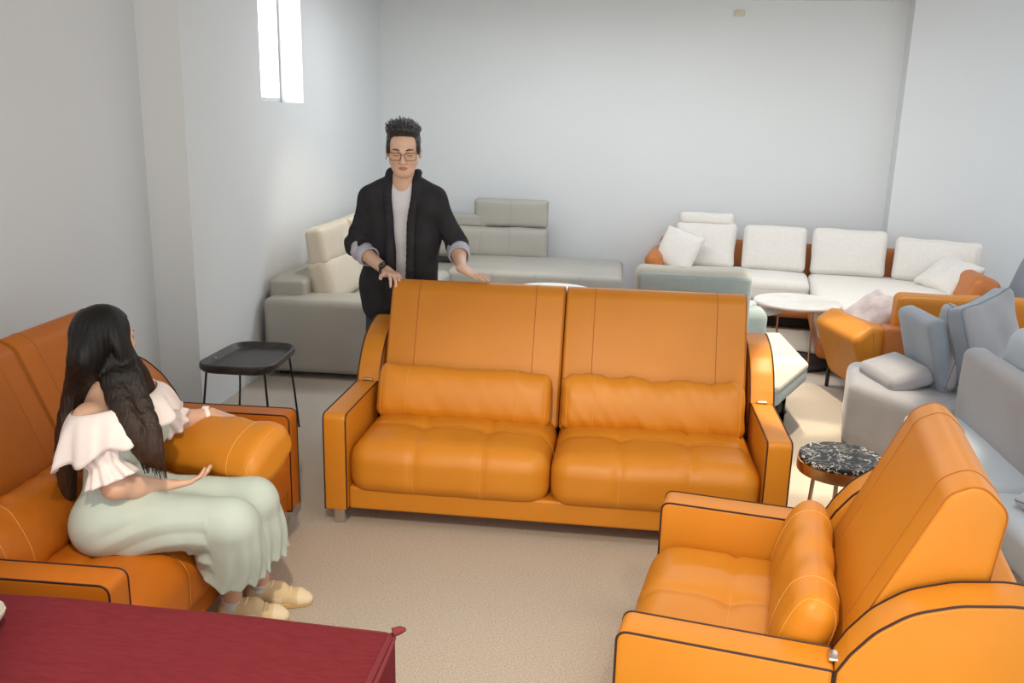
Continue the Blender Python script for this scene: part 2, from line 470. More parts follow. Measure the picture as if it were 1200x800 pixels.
ARM_P = round_poly([(0, ZB), (LA, ZB), (LA, HA), (0, HA)], [.012, .005, .012, .035], 8)
WING_P = round_poly([(LA, ZB), (1.00, ZB), (1.00, .79), (.93, .802), (.80, .778), (.70, .738), (.625, .672), (.575, .60), (LA+.002, .545)],
                    [.01, .02, .05, .2, .2, .2, .2, .1, .01], 5)
BACK_P = round_poly([(.50, .36), (.84, .30), (.905, .965), (.835, 1.032), (.765, .993)], [.03, .03, .055, .09, .07], 8)

def orange_sofa(label, cat, W, n, nt, loc, rz, name='leather_sofa', wa=0.107, lea='leather'):
    t = thing(name, label, cat, loc, rz)
    for x0 in (0.0, W-wa):
        mb = MB(); prism(mb, ARM_P, x0, x0+wa, .010)
        a = mb.build('arm', lea, t)
        mb = MB()
        for xs in (x0+.002, x0+wa-.002): edge_tube(mb, ARM_P, xs, .0012, .0034)
        mb.build('piping', 'piping', a)
        mb = MB(); prism(mb, WING_P, x0-.004, x0+wa+.006, .012)
        w = mb.build('wing', lea, t)
        mb = MB()
        for xs in (x0-.002, x0+wa+.004): edge_tube(mb, WING_P, xs, .0012, .0034)
        mb.build('piping', 'piping', w)
        mb = MB(); rbox(mb, (x0+wa/2, LA+.001, .553), (.05, .030, .010), .004, m=2); mb.build('hinge', 'chrome', w)
    mb = MB(); rbox(mb, (W/2, .47, .14), (W-2*wa-.002, .90, .11), .014, step=.2); mb.build('base', lea, t)
    mb = MB(); rbox(mb, (W/2, .93, .45), (W-2*wa-.012, .10, .60), .03, step=.2); mb.build('rear_panel', lea, t)
    sw = (W-2*wa)/n
    for i in range(n):
        cx = wa + sw*(i+.5)
        size = (sw-.004, .60, .245); half = np.array(size)/2; c = (cx, .292, .285)
        ux = [-sw/2+sw*(k+1)/(nt+1) for k in range(nt)]; ty = -.02
        f = cushion_f(half, .024, [(u, ty) for u in ux], [(0, u) for u in ux]+[(1, ty)], .010, .017, .0014, 3+i)
        mb = MB(); rbox(mb, c, size, .085, f, .02, 5)
        for u in ux: seam(mb, c, size, .085, 0, u, f, .30, 1.05, .0020)
        seam(mb, c, size, .085, 1, ty, f, -.12, .40, .0020)
        mb.build('seat', [lea, 'leather_seam'], t)
        bw = (W-2*wa-.036)/n
        bx = wa+.018+bw*i
        mb = MB(); prism(mb, BACK_P, bx+.002, bx+bw-.002, .016, nx=6)
        for fr in (.165, .835):
            edge_tube(mb, BACK_P, bx+bw*fr, -.0004, .0018, mi=1)
        for xs in (bx+.009, bx+bw-.009): edge_tube(mb, BACK_P, xs, .0012, .0020, mi=1)
        mb.build('back', [lea, 'leather_line'], t)
    for fx in (.055, W-.055):
        for fy in (.065, .90):
            mb = MB(); rbox(mb, (fx, fy, ZB/2), (.052, .052, ZB-.0005), .006, step=.06, m=2); mb.build('foot', 'chrome', t)
    return t

def lumbar(label, L, X, h=.275, th=.135, group=None, seed=1, wr=.004, lea='leather'):
    """boxed lumbar pillow, long axis x, thickness y, height z in its own frame"""
    t = thing('lumbar_pillow', label, 'pillow', X.to_translation(), 0, group)
    t.rotation_euler = X.to_euler()
    size = (L, th, h); half = np.array(size)/2
    def f(P, N):
        P = P.copy()
        e = np.clip(1-(np.abs(P[:, 0])/half[0])**6, 0, 1); v = np.clip(1-(np.abs(P[:, 2])/half[2])**2, 0, 1)
        P[:, 1] *= (.72 + .40*v)*(.86+.14*e)
        P[:, 2] *= (.955 + .045*np.clip((np.abs(P[:, 0])/half[0])**3, 0, 1))
        Q = P*np.array([1, .3, 1])
        w = sines(np.stack([Q[:, 0]*1.0+Q[:, 2]*.6, Q[:, 2]*.25, 0*Q[:, 0]], 1), seed, 7, 6, 16, wr)*np.clip(np.abs(P[:, 2])/half[2], .15, 1)
        P += N*w[:, None]
        return P
    mb = MB(); rbox(mb, (0, 0, 0), size, .055, f, .014, 5)
    for fr in (-.32, .30): seam(mb, (0, 0, 0), size, .055, 0, L*fr, f)
    for s in (-1, 1): seam(mb, (0, 0, 0), size, .055, 0, s*(L/2-.022), f)
    mb.build('cushion', [lea, 'leather_seam'], t)
    return t

W1 = 2.056
orange_sofa('wide orange leather sofa in the centre that the standing man leans on', 'sofa', W1, 2, 2, (0, 0, 0), 0)
for x, l, s in ((.562, 'orange leather lumbar pillow on the left seat of the central sofa', 5), (1.478, 'creased orange leather lumbar pillow on the right seat of the central sofa', 11)):
    lumbar(l, .865 if s == 5 else .87, XF((x, .475, .520 if s == 5 else .517), rx=-.36, ry=.010), seed=s, wr=.0045 if s == 5 else .0085)

L0 = (-0.0954, -1.5486); LR = math.radians(91.5)
orange_sofa('orange leather loveseat against the left wall that the woman sits on', 'sofa', 1.6, 2, 1, (L0[0], L0[1], 0), LR, lea='leather_shaded')
def lp(x, y): c, s = math.cos(LR), math.sin(LR); return (L0[0]+c*x-s*y, L0[1]+s*x+c*y)
px, py = lp(.455, .475)
lumbar('orange leather lumbar pillow behind the seated woman, near arm of the loveseat', .66, XF((px, py, .520), rz=LR) @ XF(rx=-.36), seed=21, lea='leather_shaded')

A0 = (1.498, -.5814); AR = math.radians(-100.1); AW = .973
orange_sofa('orange leather armchair at lower right, turned to face the loveseat', 'armchair', AW, 1, 1, (A0[0], A0[1], 0), AR, 'leather_armchair', .112)
def ap(x, y): c, s = math.cos(AR), math.sin(AR); return (A0[0]+c*x-s*y, A0[1]+s*x+c*y)
px, py = ap(AW/2, .475)
lumbar('orange leather lumbar pillow standing on the armchair seat', .72, XF((px, py, .520), rz=AR) @ XF(rx=-.30), seed=33, wr=.0045)

# ------------------------------------------------------------------ other furniture
def puff_f(half, seed=1, wr=.004, soft=.5, pinch=.05, floor=.18):
    def f(P, N):
        P = P.copy(); u = np.clip(np.abs(P[:, 0])/half[0], 0, 1); v = np.clip(np.abs(P[:, 2])/half[2], 0, 1)
        s = np.clip((1-u**3)*(1-v**3), 0, 1)**soft
        P[:, 1] *= floor + (1-floor)*s
        P[:, 0] *= 1-pinch*(1-v**2); P[:, 2] *= 1-pinch*(1-u**2)
        P += N*sines(P*np.array([1, .3, 1]), seed, 7, 3, 9, wr)[:, None]
        return P
    return f

def throw_pillow(name, label, m, size, X, seed=1, group=None, seam_m=None, wr=.005):
    t = thing(name, label, 'pillow', X.to_translation(), 0, group); t.rotation_euler = X.to_euler()
    half = np.array(size)/2; f = puff_f(half, seed, wr)
    mb = MB(); rbox(mb, (0, 0, 0), size, .03, f, .018, 4)
    seam(mb, (0, 0, 0), size, .03, 1, 0.0, f, 0, 1, .0025, out=.0008, n=120)
    mb.build('cover', [m, seam_m or m], t)
    return t

def soft_box(mb, c, size, r, top=0.0, seed=1, wr=.0015, X=None, step=.035, mi=0, puff=0.0):
    half = np.array(size)/2
    def f(P, N):
        P = P.copy()
        dome = np.clip(1-(P[:, 0]/half[0])**4, 0, 1)*np.clip(1-(P[:, 1]/half[1])**4, 0, 1)
        P[:, 2] += top*dome*np.clip(N[:, 2], 0, 1)
        if puff:
            e = np.clip(1-(P[:, 0]/half[0])**4, 0, 1)*np.clip(1-(P[:, 2]/half[2])**4, 0, 1)
            P[:, 1] += puff*e*np.sign(N[:, 1])*np.abs(N[:, 1])
        if wr: P += N*sines(P, seed, 6, 1.5, 5, wr)[:, None]
        return P
    rbox(mb, c, size, r, f, step, 4, mi, X)
    return f

# --- black tray table between the loveseat and the grey sofa
t = thing('tray_table', 'black four legged tray table by the left wall behind the loveseat', 'side table', (-.775, 1.03, 0), math.radians(1))
sq = round_poly([(-.225, -.285), (.225, -.285), (.195, .285), (-.195, .285)], .14, 8)
def loop_mesh(mb, rings):
    n = len(rings[0]); V = np.concatenate(rings); F = []
    for i in range(len(rings)-1):
        for j in range(n):
            k = (j+1) % n; F.append((i*n+j, i*n+k, (i+1)*n+k, (i+1)*n+j))
    F.append(tuple(range(n))[::-1]); F.append(tuple((len(rings)-1)*n+j for j in range(n)))
    mb.add(V, F)
def ring3(p, z): return np.column_stack([p, np.full(len(p), z)])
mb = MB()
loop_mesh(mb, [ring3(offset_poly(sq, a), z) for a, z in [(.045, .458), (.018, .462), (.004, .475), (0, .490), (.003, .507), (.010, .511), (.018, .507), (.030, .486), (.040, .478), (.05, .477)]])
mb.build('tray', 'black_wood', t)
for (x, y) in ((-.165, -.215), (.165, -.215), (.150, .205), (-.150, .205)):
    mb = MB(); tube(mb, [(x, y, .468), (x*1.12, y*1.10, .25), (x*1.26, y*1.12, .0)], .0065, 8); mb.build('leg', 'black_metal', t)
for y in (-.236, .226):
    mb = MB(); tube(mb, [(-.182*(1.03), y, .07), (.182*1.03, y, .07)], .005, 8); mb.build('stretcher', 'black_metal', t)
for (x, y) in ((-.178, -.07), (.15, -.262)):
    mb = MB(); rbox(mb, (x, y, .497 if x < 0 else .462), (.012, .012, .006), .002, m=1); mb.build('screw_cap', 'chrome', t)

# --- warm grey leather corner sofa at the back left
t = thing('corner_sofa', 'warm grey leather corner sofa along the left and back walls behind the man', 'sofa', (-.2, 4.0, 0))
def lx(x, y, z): return (x+.2, y-4.0, z)
mb = MB(); soft_box(mb, lx(-.735, 2.42, .305), (.93, .36, .53), .045, .012, 1); mb.build('arm', 'grey_leather', t)
mb = MB(); soft_box(mb, lx(-.72, 4.0, .22), (.95, 2.8, .34), .05, 0, 2, step=.1); mb.build('base', 'grey_leather', t)
mb = MB(); soft_box(mb, lx(.28, 4.86, .20), (2.06, 1.06, .30), .05, 0, 2, step=.1); mb.build('base', 'grey_leather', t)
mb = MB(); soft_box(mb, lx(-.60, 3.45, .405), (.72, 1.66, .15), .05, .02, 3); mb.build('seat', 'grey_leather', t)
size = (1.62, 1.00, .27); half = np.array(size)/2
mb = MB(); f = soft_box(mb, lx(.52, 4.80, .350), size, .055, .02, 4)
for u in (-.38, .02, .42): seam(mb, lx(.52, 4.80, .350), size, .055, 0, u, f, .25, 1.0, .002)
mb.build('seat', ['grey_leather', 'grey_seam'], t)
mb = MB(); soft_box(mb, lx(-1.07, 3.75, .60), (.27, 2.75, .17), .03, 0, 5, step=.1); mb.build('back_ledge', 'grey_leather', t)
mb = MB(); soft_box(mb, lx(-.25, 5.44, .62), (1.60, .20, .24), .03, 0, 5, step=.1); mb.build('back_ledge', 'grey_leather', t)
for k, y in enumerate((2.86, 3.62, 4.38)):
    X = XF(lx(-.86, y, .645), rz=PI/2) @ XF(rx=-.30)
    mb = MB(); soft_box(mb, (0, 0, 0), (.72, .15, .34), .045, 0, 11+k, .006, X, .022, puff=.035); lb = mb.build('back_cushion', 'cream_leather', t)
    X = XF(lx(-.90, y, .905), rz=PI/2) @ XF(rx=-.16)
    mb = MB(); soft_box(mb, (0, 0, 0), (.70, .13, .27), .035, 0, 21+k, .004, X, .022, puff=.02); mb.build('headrest', 'cream_leather', t)
for cx, up in ((.185, True), (-.42, False)):
    X = XF(lx(cx, 5.27, .615), rx=-.10)
    size = (.755, .17, .315)
    mb = MB(); f = soft_box(mb, (0, 0, 0), size, .045, 0, 31, .004, X, .022, puff=.03)
    seam(mb, (0, 0, 0), size, .045, 0, 0.0, f, .5, 1.0, .002, X=X)
    mb.build('back_cushion', ['grey_leather', 'grey_seam'], t)
    X = XF(lx(cx, 5.30, .915 if up else .83), rx=-.03)
    size = (.745, .13, .275 if up else .14)
    mb = MB(); f = soft_box(mb, (0, 0, 0), size, .035, 0, 41, .003, X, .022, puff=.015)
    seam(mb, (0, 0, 0), size, .035, 0, 0.0, f, .5, 1.0, .002, X=X)
    mb.build('headrest', ['grey_leather', 'grey_seam'], t)
for x, y in ((-1.1, 2.36), (-.36, 2.36), (1.2, 4.45), (1.2, 5.28), (-1.1, 5.28)):
    mb = MB(); rbox(mb, lx(x, y, .03), (.06, .06, .06), .008, m=2, step=.1); mb.build('foot', 'dark_base', t)

# --- white fabric sectional in a tan leather shell at the back right
WS = math.radians(-8.5)
WO = Vector((1.60, 5.22, 0))
t = thing('sectional_sofa', 'white cushioned sectional sofa in a tan leather shell along the back wall', 'sofa', WO, WS)
mb = MB(); rbox(mb, (1.45, -.02, .20), (2.95, .86, .16), .05, step=.15); mb.build('base', 'leather_dark', t)
mb = MB(); rbox(mb, (2.10, -1.15, .20), (1.20, 1.5, .16), .05, step=.15); mb.build('base', 'leather_dark', t)
mb = MB(); rbox(mb, (1.45, .02, .06), (2.6, .6, .12), .01, step=.3); rbox(mb, (2.1, -1.1, .06), (.9, 1.3, .12), .01, step=.3); mb.build('plinth', 'dark_base', t)
for x0, x1, y0, y1, sd in ((.14, 1.50, -.47, .24, 1), (1.505, 2.72, -1.88, .24, 2)):
    size = (x1-x0, y1-y0, .21)
    mb = MB(); f = soft_box(mb, ((x0+x1)/2, (y0+y1)/2, .355), size, .06, .018, sd)
    seam(mb, ((x0+x1)/2, (y0+y1)/2, .355), size, .06, 2, .03, f, 0, 1, .002, n=160)
    mb.build('seat', ['white_fabric', 'white_seam'], t)
for k, (x, w, h, yaw, y) in enumerate(((.505, .585, .435, 0, .165), (1.165, .59, .435, 0, .165), (1.845, .665, .44, -.02, .165), (2.60, .72, .40, -.30, .03))):
    size = (w, .17, h); X = XF((x, y, .452+h/2), rz=yaw) @ XF(rx=-.20)
    mb = MB(); f = soft_box(mb, (0, 0, 0), size, .05, 0, 51+k, .004, X, .025, puff=.03)
    seam(mb, (0, 0, 0), size, .05, 1, -.045, f, 0, 1, .0022, n=140, X=X)
    mb.build('back_cushion', ['white_fabric', 'white_seam'], t)
X = XF((.50, .20, .925), rx=-.05)
mb = MB(); soft_box(mb, (0, 0, 0), (.53, .12, .125), .045, 0, 61, .003, X, .025, puff=.02); mb.build('headrest', 'white_fabric', t)
mb = MB(); rbox(mb, (1.50, .31, .46), (2.9, .09, .52), .04, step=.15); mb.build('back_rail', 'leather_dark', t)
X = XF((.06, .02, .47), ry=-.16)
mb = MB(); soft_box(mb, (0, 0, 0), (.17, .62, .30), .08, .01, 65, .002, X); mb.build('arm', 'leather_dark', t)
X = XF((2.80, -.42, .50), rz=.12) @ XF(ry=.40)
mb = MB(); soft_box(mb, (0, 0, 0), (.26, .80, .30), .09, .01, 66, .002, X); mb.build('arm', 'leather_dark', t)
def wp(x, y, z): v = Matrix.Rotation(WS, 3, 'Z') @ Vector((x, y, 0)); return (WO.x+v.x, WO.y+v.y, z)
throw_pillow('throw_pillow', 'small white throw pillow at the left end of the white sectional', 'white_fabric', (.40, .15, .40), XF(wp(.27, -.06, .632), rz=WS-.25) @ XF(rx=-.35, ry=.28), 71, 'white throw pillows', 'white_seam')
throw_pillow('throw_pillow', 'white throw pillow lying against the right arm of the white sectional', 'white_fabric', (.46, .16, .40), XF(wp(2.66, -.30, .585), rz=WS-1.0) @ XF(rx=-.95, ry=.10), 72, 'white throw pillows', 'white_seam')

# --- nesting coffee tables
def coffee_table(label, c, r, z, top_m, legs, base=None, group=None, name='coffee_table'):
    t = thing(name, label, 'coffee table', (c[0], c[1], 0), 0, group)
    mb = MB(); lathe(mb, [(0, z-.022), (r-.012, z-.022), (r-.002, z-.014), (r, z-.006), (r-.004, z), (0, z)], seg=72); mb.build('table_top', top_m, t, sharp=35)
    mb = MB(); a = np.linspace(0, 2*PI, 61); tube(mb, np.column_stack([(r-.02)*np.cos(a), (r-.02)*np.sin(a), np.full(61, z-.026)]), .006, 6, caps=False); mb.build('rim', 'copper', t)
    for k in legs:
        x, y = (r-.03)*math.cos(k), (r-.03)*math.sin(k)
        mb = MB(); tube(mb, [(x, y, z-.022), (x, y, .012)], .008, 8); mb.build('leg', 'copper', t)
    mb = MB(); tube(mb, np.column_stack([(r-.03)*np.cos(a), (r-.03)*np.sin(a), np.full(61, .012)]), .012, 8, caps=False); mb.build('base_ring', 'dark_base' if base else 'copper', t)
    if base:
        mb = MB(); lathe(mb, [(0, .004), (r-.035, .004), (r-.03, .012), (r-.04, .016), (0, .014)], seg=60); mb.build('base_tray', 'grey_glass', t)
    return t
coffee_table('round white marble coffee table on thin copper legs before the white sectional', (2.70, 3.46), .335, .50, 'white_marble', (-1.35, .7, 2.75), True)
coffee_table('lower round white table tucked under the left of the marble coffee table', (2.33, 3.55), .28, .42, 'white_paint', (-.35, 1.8, 3.9))
coffee_table('round white table top just showing above the centre of the main sofa back', (.74, 3.80), .36, .43, 'white_paint', (-1, 1, 3))

# --- cream and teal chaise behind the central sofa
t = thing('chaise_chair', 'cream and teal fabric chaise with back to the right of the central sofa', 'chaise', (1.8, 1.7, 0))
def tx(x, y, z): return (x-1.8, y-1.7, z)
mb = MB(); soft_box(mb, tx(1.715, 1.56, .72), (.66, .20, .62), .05, 0, 81, .002, step=.05); b = mb.build('backrest', 'cream_fabric', t)
size = (.640, .05, .54)
mb = MB(); soft_box(mb, tx(1.718, 1.452, .735), size, .024, 0, 82, .0015, step=.05); mb.build('back_panel', 'teal', b)
slab = round_poly([(2.10, 1.30), (2.20, 1.215), (2.475, 1.80), (2.435, 2.62), (1.75, 2.40), (1.70, 1.72)], .04, 6)
sl = [np.array(p)-np.array([1.8, 1.7]) for p in slab]
mb = MB(); prism(mb, sl, .395, .432, .014, plane='xy'); mb.build('seat', 'cream_fabric', t)
mb = MB(); prism(mb, offset_poly(sl, .003), .315, .397, .014, plane='xy'); mb.build('seat_border', 'teal', t)
mb = MB(); prism(mb, offset_poly(sl, .12), .10, .318, .02, plane='xy'); mb.build('base', 'dark_base', t)
mb = MB(); soft_box(mb, tx(2.055, 1.63, .665), (.22, .18, .25), .05, .01, 83, .003, step=.03); mb.build('bolster', 'teal', t)
for x, y in ((2.10, 1.42), (2.36, 1.85), (2.3, 2.4), (1.85, 2.3), (1.82, 1.75)):
    mb = MB(); tube(mb, [tx(x, y, .32), tx(x, y, 0)], .012, 8); mb.build('leg', 'black_metal', t)

# --- tan leather sofa at right with its back to the camera
t = thing('tan_sofa', 'tan orange leather sofa at the right seen from behind its back', 'sofa', (3.4, 2.5, 0))
def ox(x, y, z): return (x-3.4, y-2.5, z)
mb = MB(); soft_box(mb, ox(3.66, 2.27, .355), (1.28, .16, .47), .03, 0, 91, .001, step=.06); mb.build('back_shell', 'leather_dark', t)
for x0, x1 in ((3.10, 3.68), (3.69, 4.27)):
    X = XF(ox((x0+x1)/2, 2.36, .64), rx=.10)
    size = (x1-x0, .17, .30)
    mb = MB(); f = soft_box(mb, (0, 0, 0), size, .045, 0, 92, .002, X, .03, puff=.01)
    seam(mb, (0, 0, 0), size, .045, 1, -.04, f, 0, 1, .002, X=X, n=120)
    mb.build('back_cushion', ['leather', 'leather_seam'], t)
mb = MB(); soft_box(mb, ox(3.60, 2.78, .28), (1.3, .80, .30), .06, .02, 93, step=.06); mb.build('seat', 'leather', t)
arm = round_poly([(-.02, .12), (.10, .12), (.15, .52), (.09, .565), (-.05, .585), (-.17, .50)], [.02, .02, .04, .04, .04, .06], 6)
X = XF(ox(2.99, 2.22, 0), rz=.20)
mb = MB(); prism(mb, arm, 0, .66, .045, plane='xz', nx=6, X=X); mb.build('arm', 'leather', t)
for x, y in ((2.94, 2.12), (2.84, 2.82), (4.15, 2.3), (4.15, 3.0)):
    mb = MB(); tube(mb, [ox(x, y, .14), ox(x, y, 0)], .014, 8); mb.build('leg', 'black_metal', t)
throw_pillow('velvet_pillow', 'silvery pink velvet pillow leaning on the arm of the tan sofa', 'pink', (.44, .15, .42), XF((3.035, 2.62, .575), rz=-1.25) @ XF(rx=-.95, ry=.1), 95, wr=.008)

# --- pale chair at the far right edge
t = thing('pale_armchair', 'pale blue-grey upholstered chair cut off by the right edge, behind the tan sofa', 'chair', (4.85, 4.1, 0))
mb = MB(); X = XF((-.14, 0, .50), ry=.30); soft_box(mb, (0, 0, 0), (.14, .70, .62), .06, 0, 96, .002, X, .05); mb.build('backrest', 'blue_grey', t)
mb = MB(); soft_box(mb, (.25, 0, .31), (.70, .72, .22), .06, .02, 97, step=.06); mb.build('seat', 'pale_blue', t)
for x in (-.02, .52):
    for y in (-.28, .28):
        mb = MB(); tube(mb, [(x, y, .21), (x, y, 0)], .015, 8); mb.build('leg', 'black_metal', t)

# --- grey and pale blue sectional at the right
t = thing('velvet_sectional', 'pale grey and blue velvet sectional sofa behind the armchair at right', 'sofa', (2.95, .5, 0))
def gx(x, y, z): return (x-2.95, y-.5, z)
chz = round_poly([(2.625, 1.42), (2.93, .98), (3.75, .98), (3.75, 1.95), (2.74, 1.95)], [.10, .05, .05, .05, .10], 6)
cz_ = [np.array(p)-np.array([2.95, .5]) for p in chz]
mb = MB(); prism(mb, cz_, .055, .43, .05, plane='xy', nx=6); mb.build('chaise_seat', 'pale_grey', t)
for y0, y1, m, sd in ((-.055, .93, 'pale_blue', 101), (-1.05, -.065, 'pale_blue', 102)):
    size = (.62, y1-y0, .16)
    mb = MB(); f = soft_box(mb, gx(3.09, (y0+y1)/2, .345), size, .04, .012, sd, step=.05); mb.build('seat', m, t)
mb = MB(); soft_box(mb, gx(3.16, -.05, .16), (.70, 1.95, .22), .03, 0, 103, step=.15); mb.build('base', 'pale_grey', t)
mb = MB(); soft_box(mb, gx(3.095, .30, .585), (.13, 1.32, .41), .05, 0, 104, .002, step=.05); mb.build('backrest', 'pale_grey', t)
mb = MB(); X = XF(gx(3.265, .36, .69), rz=PI/2) @ XF(rx=.12); soft_box(mb, (0, 0, 0), (1.05, .16, .46), .06, 0, 105, .004, X, .03, puff=.03); mb.build('back_cushion', 'pale_blue', t)
X = XF(gx(3.055, 1.53, .625), rz=.10) @ XF(ry=-.28)
mb = MB(); soft_box(mb, (0, 0, 0), (.105, .46, .43), .04, 0, 106, .002, X, .05); mb.build('backrest', 'blue_grey', t)
X = XF(gx(2.90, 1.52, .475), ry=-.30, rz=.2)
mb = MB(); soft_box(mb, (0, 0, 0), (.26, .42, .10), .04, .01, 107, .002, X, .04); mb.build('arm_pad', 'pale_grey', t)
for x, y in ((2.78, 1.45), (2.98, 1.1), (3.6, 1.85), (2.7, -.9), (3.4, -.9)):
    mb = MB(); rbox(mb, gx(x, y, .028), (.05, .05, .056), .006, m=2, step=.1); mb.build('foot', 'dark_base', t)
def gusset_pillow(label, size, X, seed, m0, m1, group):
    t = thing('throw_pillow', label, 'pillow', X.to_translation(), 0, group); t.rotation_euler = X.to_euler()
    half = np.array(size)/2
    def f(P, N):
        P = P.copy(); u = np.clip(1-(np.abs(P[:, 0])/half[0])**3, 0, 1); w = np.clip(1-(np.abs(P[:, 2])/half[2])**3, 0, 1)
        P[:, 1] *= .72+.42*u*w
        P[:, 0] *= 1-.05*(1-(P[:, 2]/half[2])**2); P[:, 2] *= 1-.05*(1-(P[:, 0]/half[0])**2)
        P += N*sines(P*np.array([1, .4, 1]), seed, 7, 3, 8, .005)[:, None]
        return P
    mb = MB(); rbox(mb, (0, 0, 0), size, .04, f, .018, 5)
    P = np.concatenate(mb.v); C = np.array([P[list(q)].mean(0) for q in mb.f])
    edge = (np.abs(C[:, 1]) < half[1]*.62) & ((np.abs(C[:, 0]) > half[0]*.88) | (np.abs(C[:, 2]) > half[2]*.88))
    mb.m = [1 if e else 0 for e in edge]
    for s_ in (-1, 1): seam(mb, (0, 0, 0), size, .04, 1, s_*half[1]*.68, f, 0, 1, .003, 2, n=140)
    mb.build('cover', [m0, m1, 'blue_seam'], t)
    return t
gusset_pillow('thin grey velvet cushion squeezed between the leaning slab and the big pillow', (.42, .10, .44), XF((3.165, 1.50, .655), rz=PI/2+.06) @ XF(rx=.26), 111, 'pale_grey', 'pale_grey', 'velvet pillows')
gusset_pillow('big pale grey velvet pillow with a blue-grey gusset on the right-hand sectional', (.50, .17, .52), XF((3.33, 1.42, .70), rz=.72) @ XF(rx=-.22, ry=-.16), 112, 'pale_grey', 'blue_grey', 'velvet pillows')
throw_pillow('throw_pillow', 'pale blue pillow lying on the nearest seat of the velvet sectional', 'pale_blue', (.36, .13, .30), XF((3.06, -.30, .485), rz=.5) @ XF(rx=1.45), 113, 'velvet pillows', 'blue_seam')

# --- black marble side table
t = thing('marble_side_table', 'small round black marble side table with a brass rim behind the armchair', 'side table', (2.262, .020, 0))
mb = MB(); lathe(mb, [(0, .475), (.165, .475), (.173, .482), (.173, .496), (.168, .500), (0, .500)], seg=64); mb.build('table_top', 'black_marble', t, sharp=35)
mb = MB(); lathe(mb, [(.10, .430), (.176, .430), (.178, .434), (.178, .478), (.172, .480), (.10, .475)], seg=64); mb.build('rim', 'brass', t, sharp=35)
for k in range(3):
    a = -1.9+k*2*PI/3
    mb = MB(); tube(mb, [(.12*math.cos(a), .12*math.sin(a), .44), (.15*math.cos(a), .15*math.sin(a), 0)], .009, 10); mb.build('leg', 'chrome', t)

# --- dark red bench in the foreground
t = thing('red_bench', 'dark red cloth-covered bench across the lower left foreground', 'bench', (-.4, -2.5, 0))
size = (2.10, 1.55, .575); half = np.array(size)/2; c = (.13, .0, .3275)
def fb(P, N):
    P = P.copy()
    P += N*sines(P, 121, 8, .8, 3, .004)[:, None]
    P[:, 2] += .010*np.clip(N[:, 2], 0, 1)*np.sin(P[:, 0]*3.1+.6)*np.clip(P[:, 1]/half[1], 0, 1)
    return P
RB = Matrix.Rotation(math.radians(-.5), 4, 'Z')
mb = MB(); rbox(mb, c, size, .022, fb, .035, 4, X=RB); cov = mb.build('cover', 'red', t)
mb = MB()
for s in (1,): seam(mb, c, size, .022, 0, half[0]-.012, fb, 0, 1, .007, 0, 160, X=RB, out=.001)
seam(mb, c, size, .022, 2, half[2]-.010, fb, 0, 1, .006, 0, 200, X=RB, out=.001)
tube(mb, xf([(half[0]+.12, half[1]-.01, .611), (half[0]+.138, half[1]+.000, .614), (half[0]+.150, half[1]+.001, .616)], RB), [.012, .010, .004], 8)
mb.build('hem', 'red_seam', cov)
for x in (-.8, 1.1):
    for y in (-.68, .68):
        mb = MB(); tube(mb, [(x, y, .05), (x, y, 0)], .025, 12); mb.build('foot', 'dark_base', t)
throw_pillow('throw_pillow', 'cream pillow tip on the red bench at the left edge', 'cream_fabric', (.42, .13, .42), XF((-.285, -2.13, .685), rz=.35) @ XF(rx=1.50, ry=0), 131, None, 'cream_fabric')

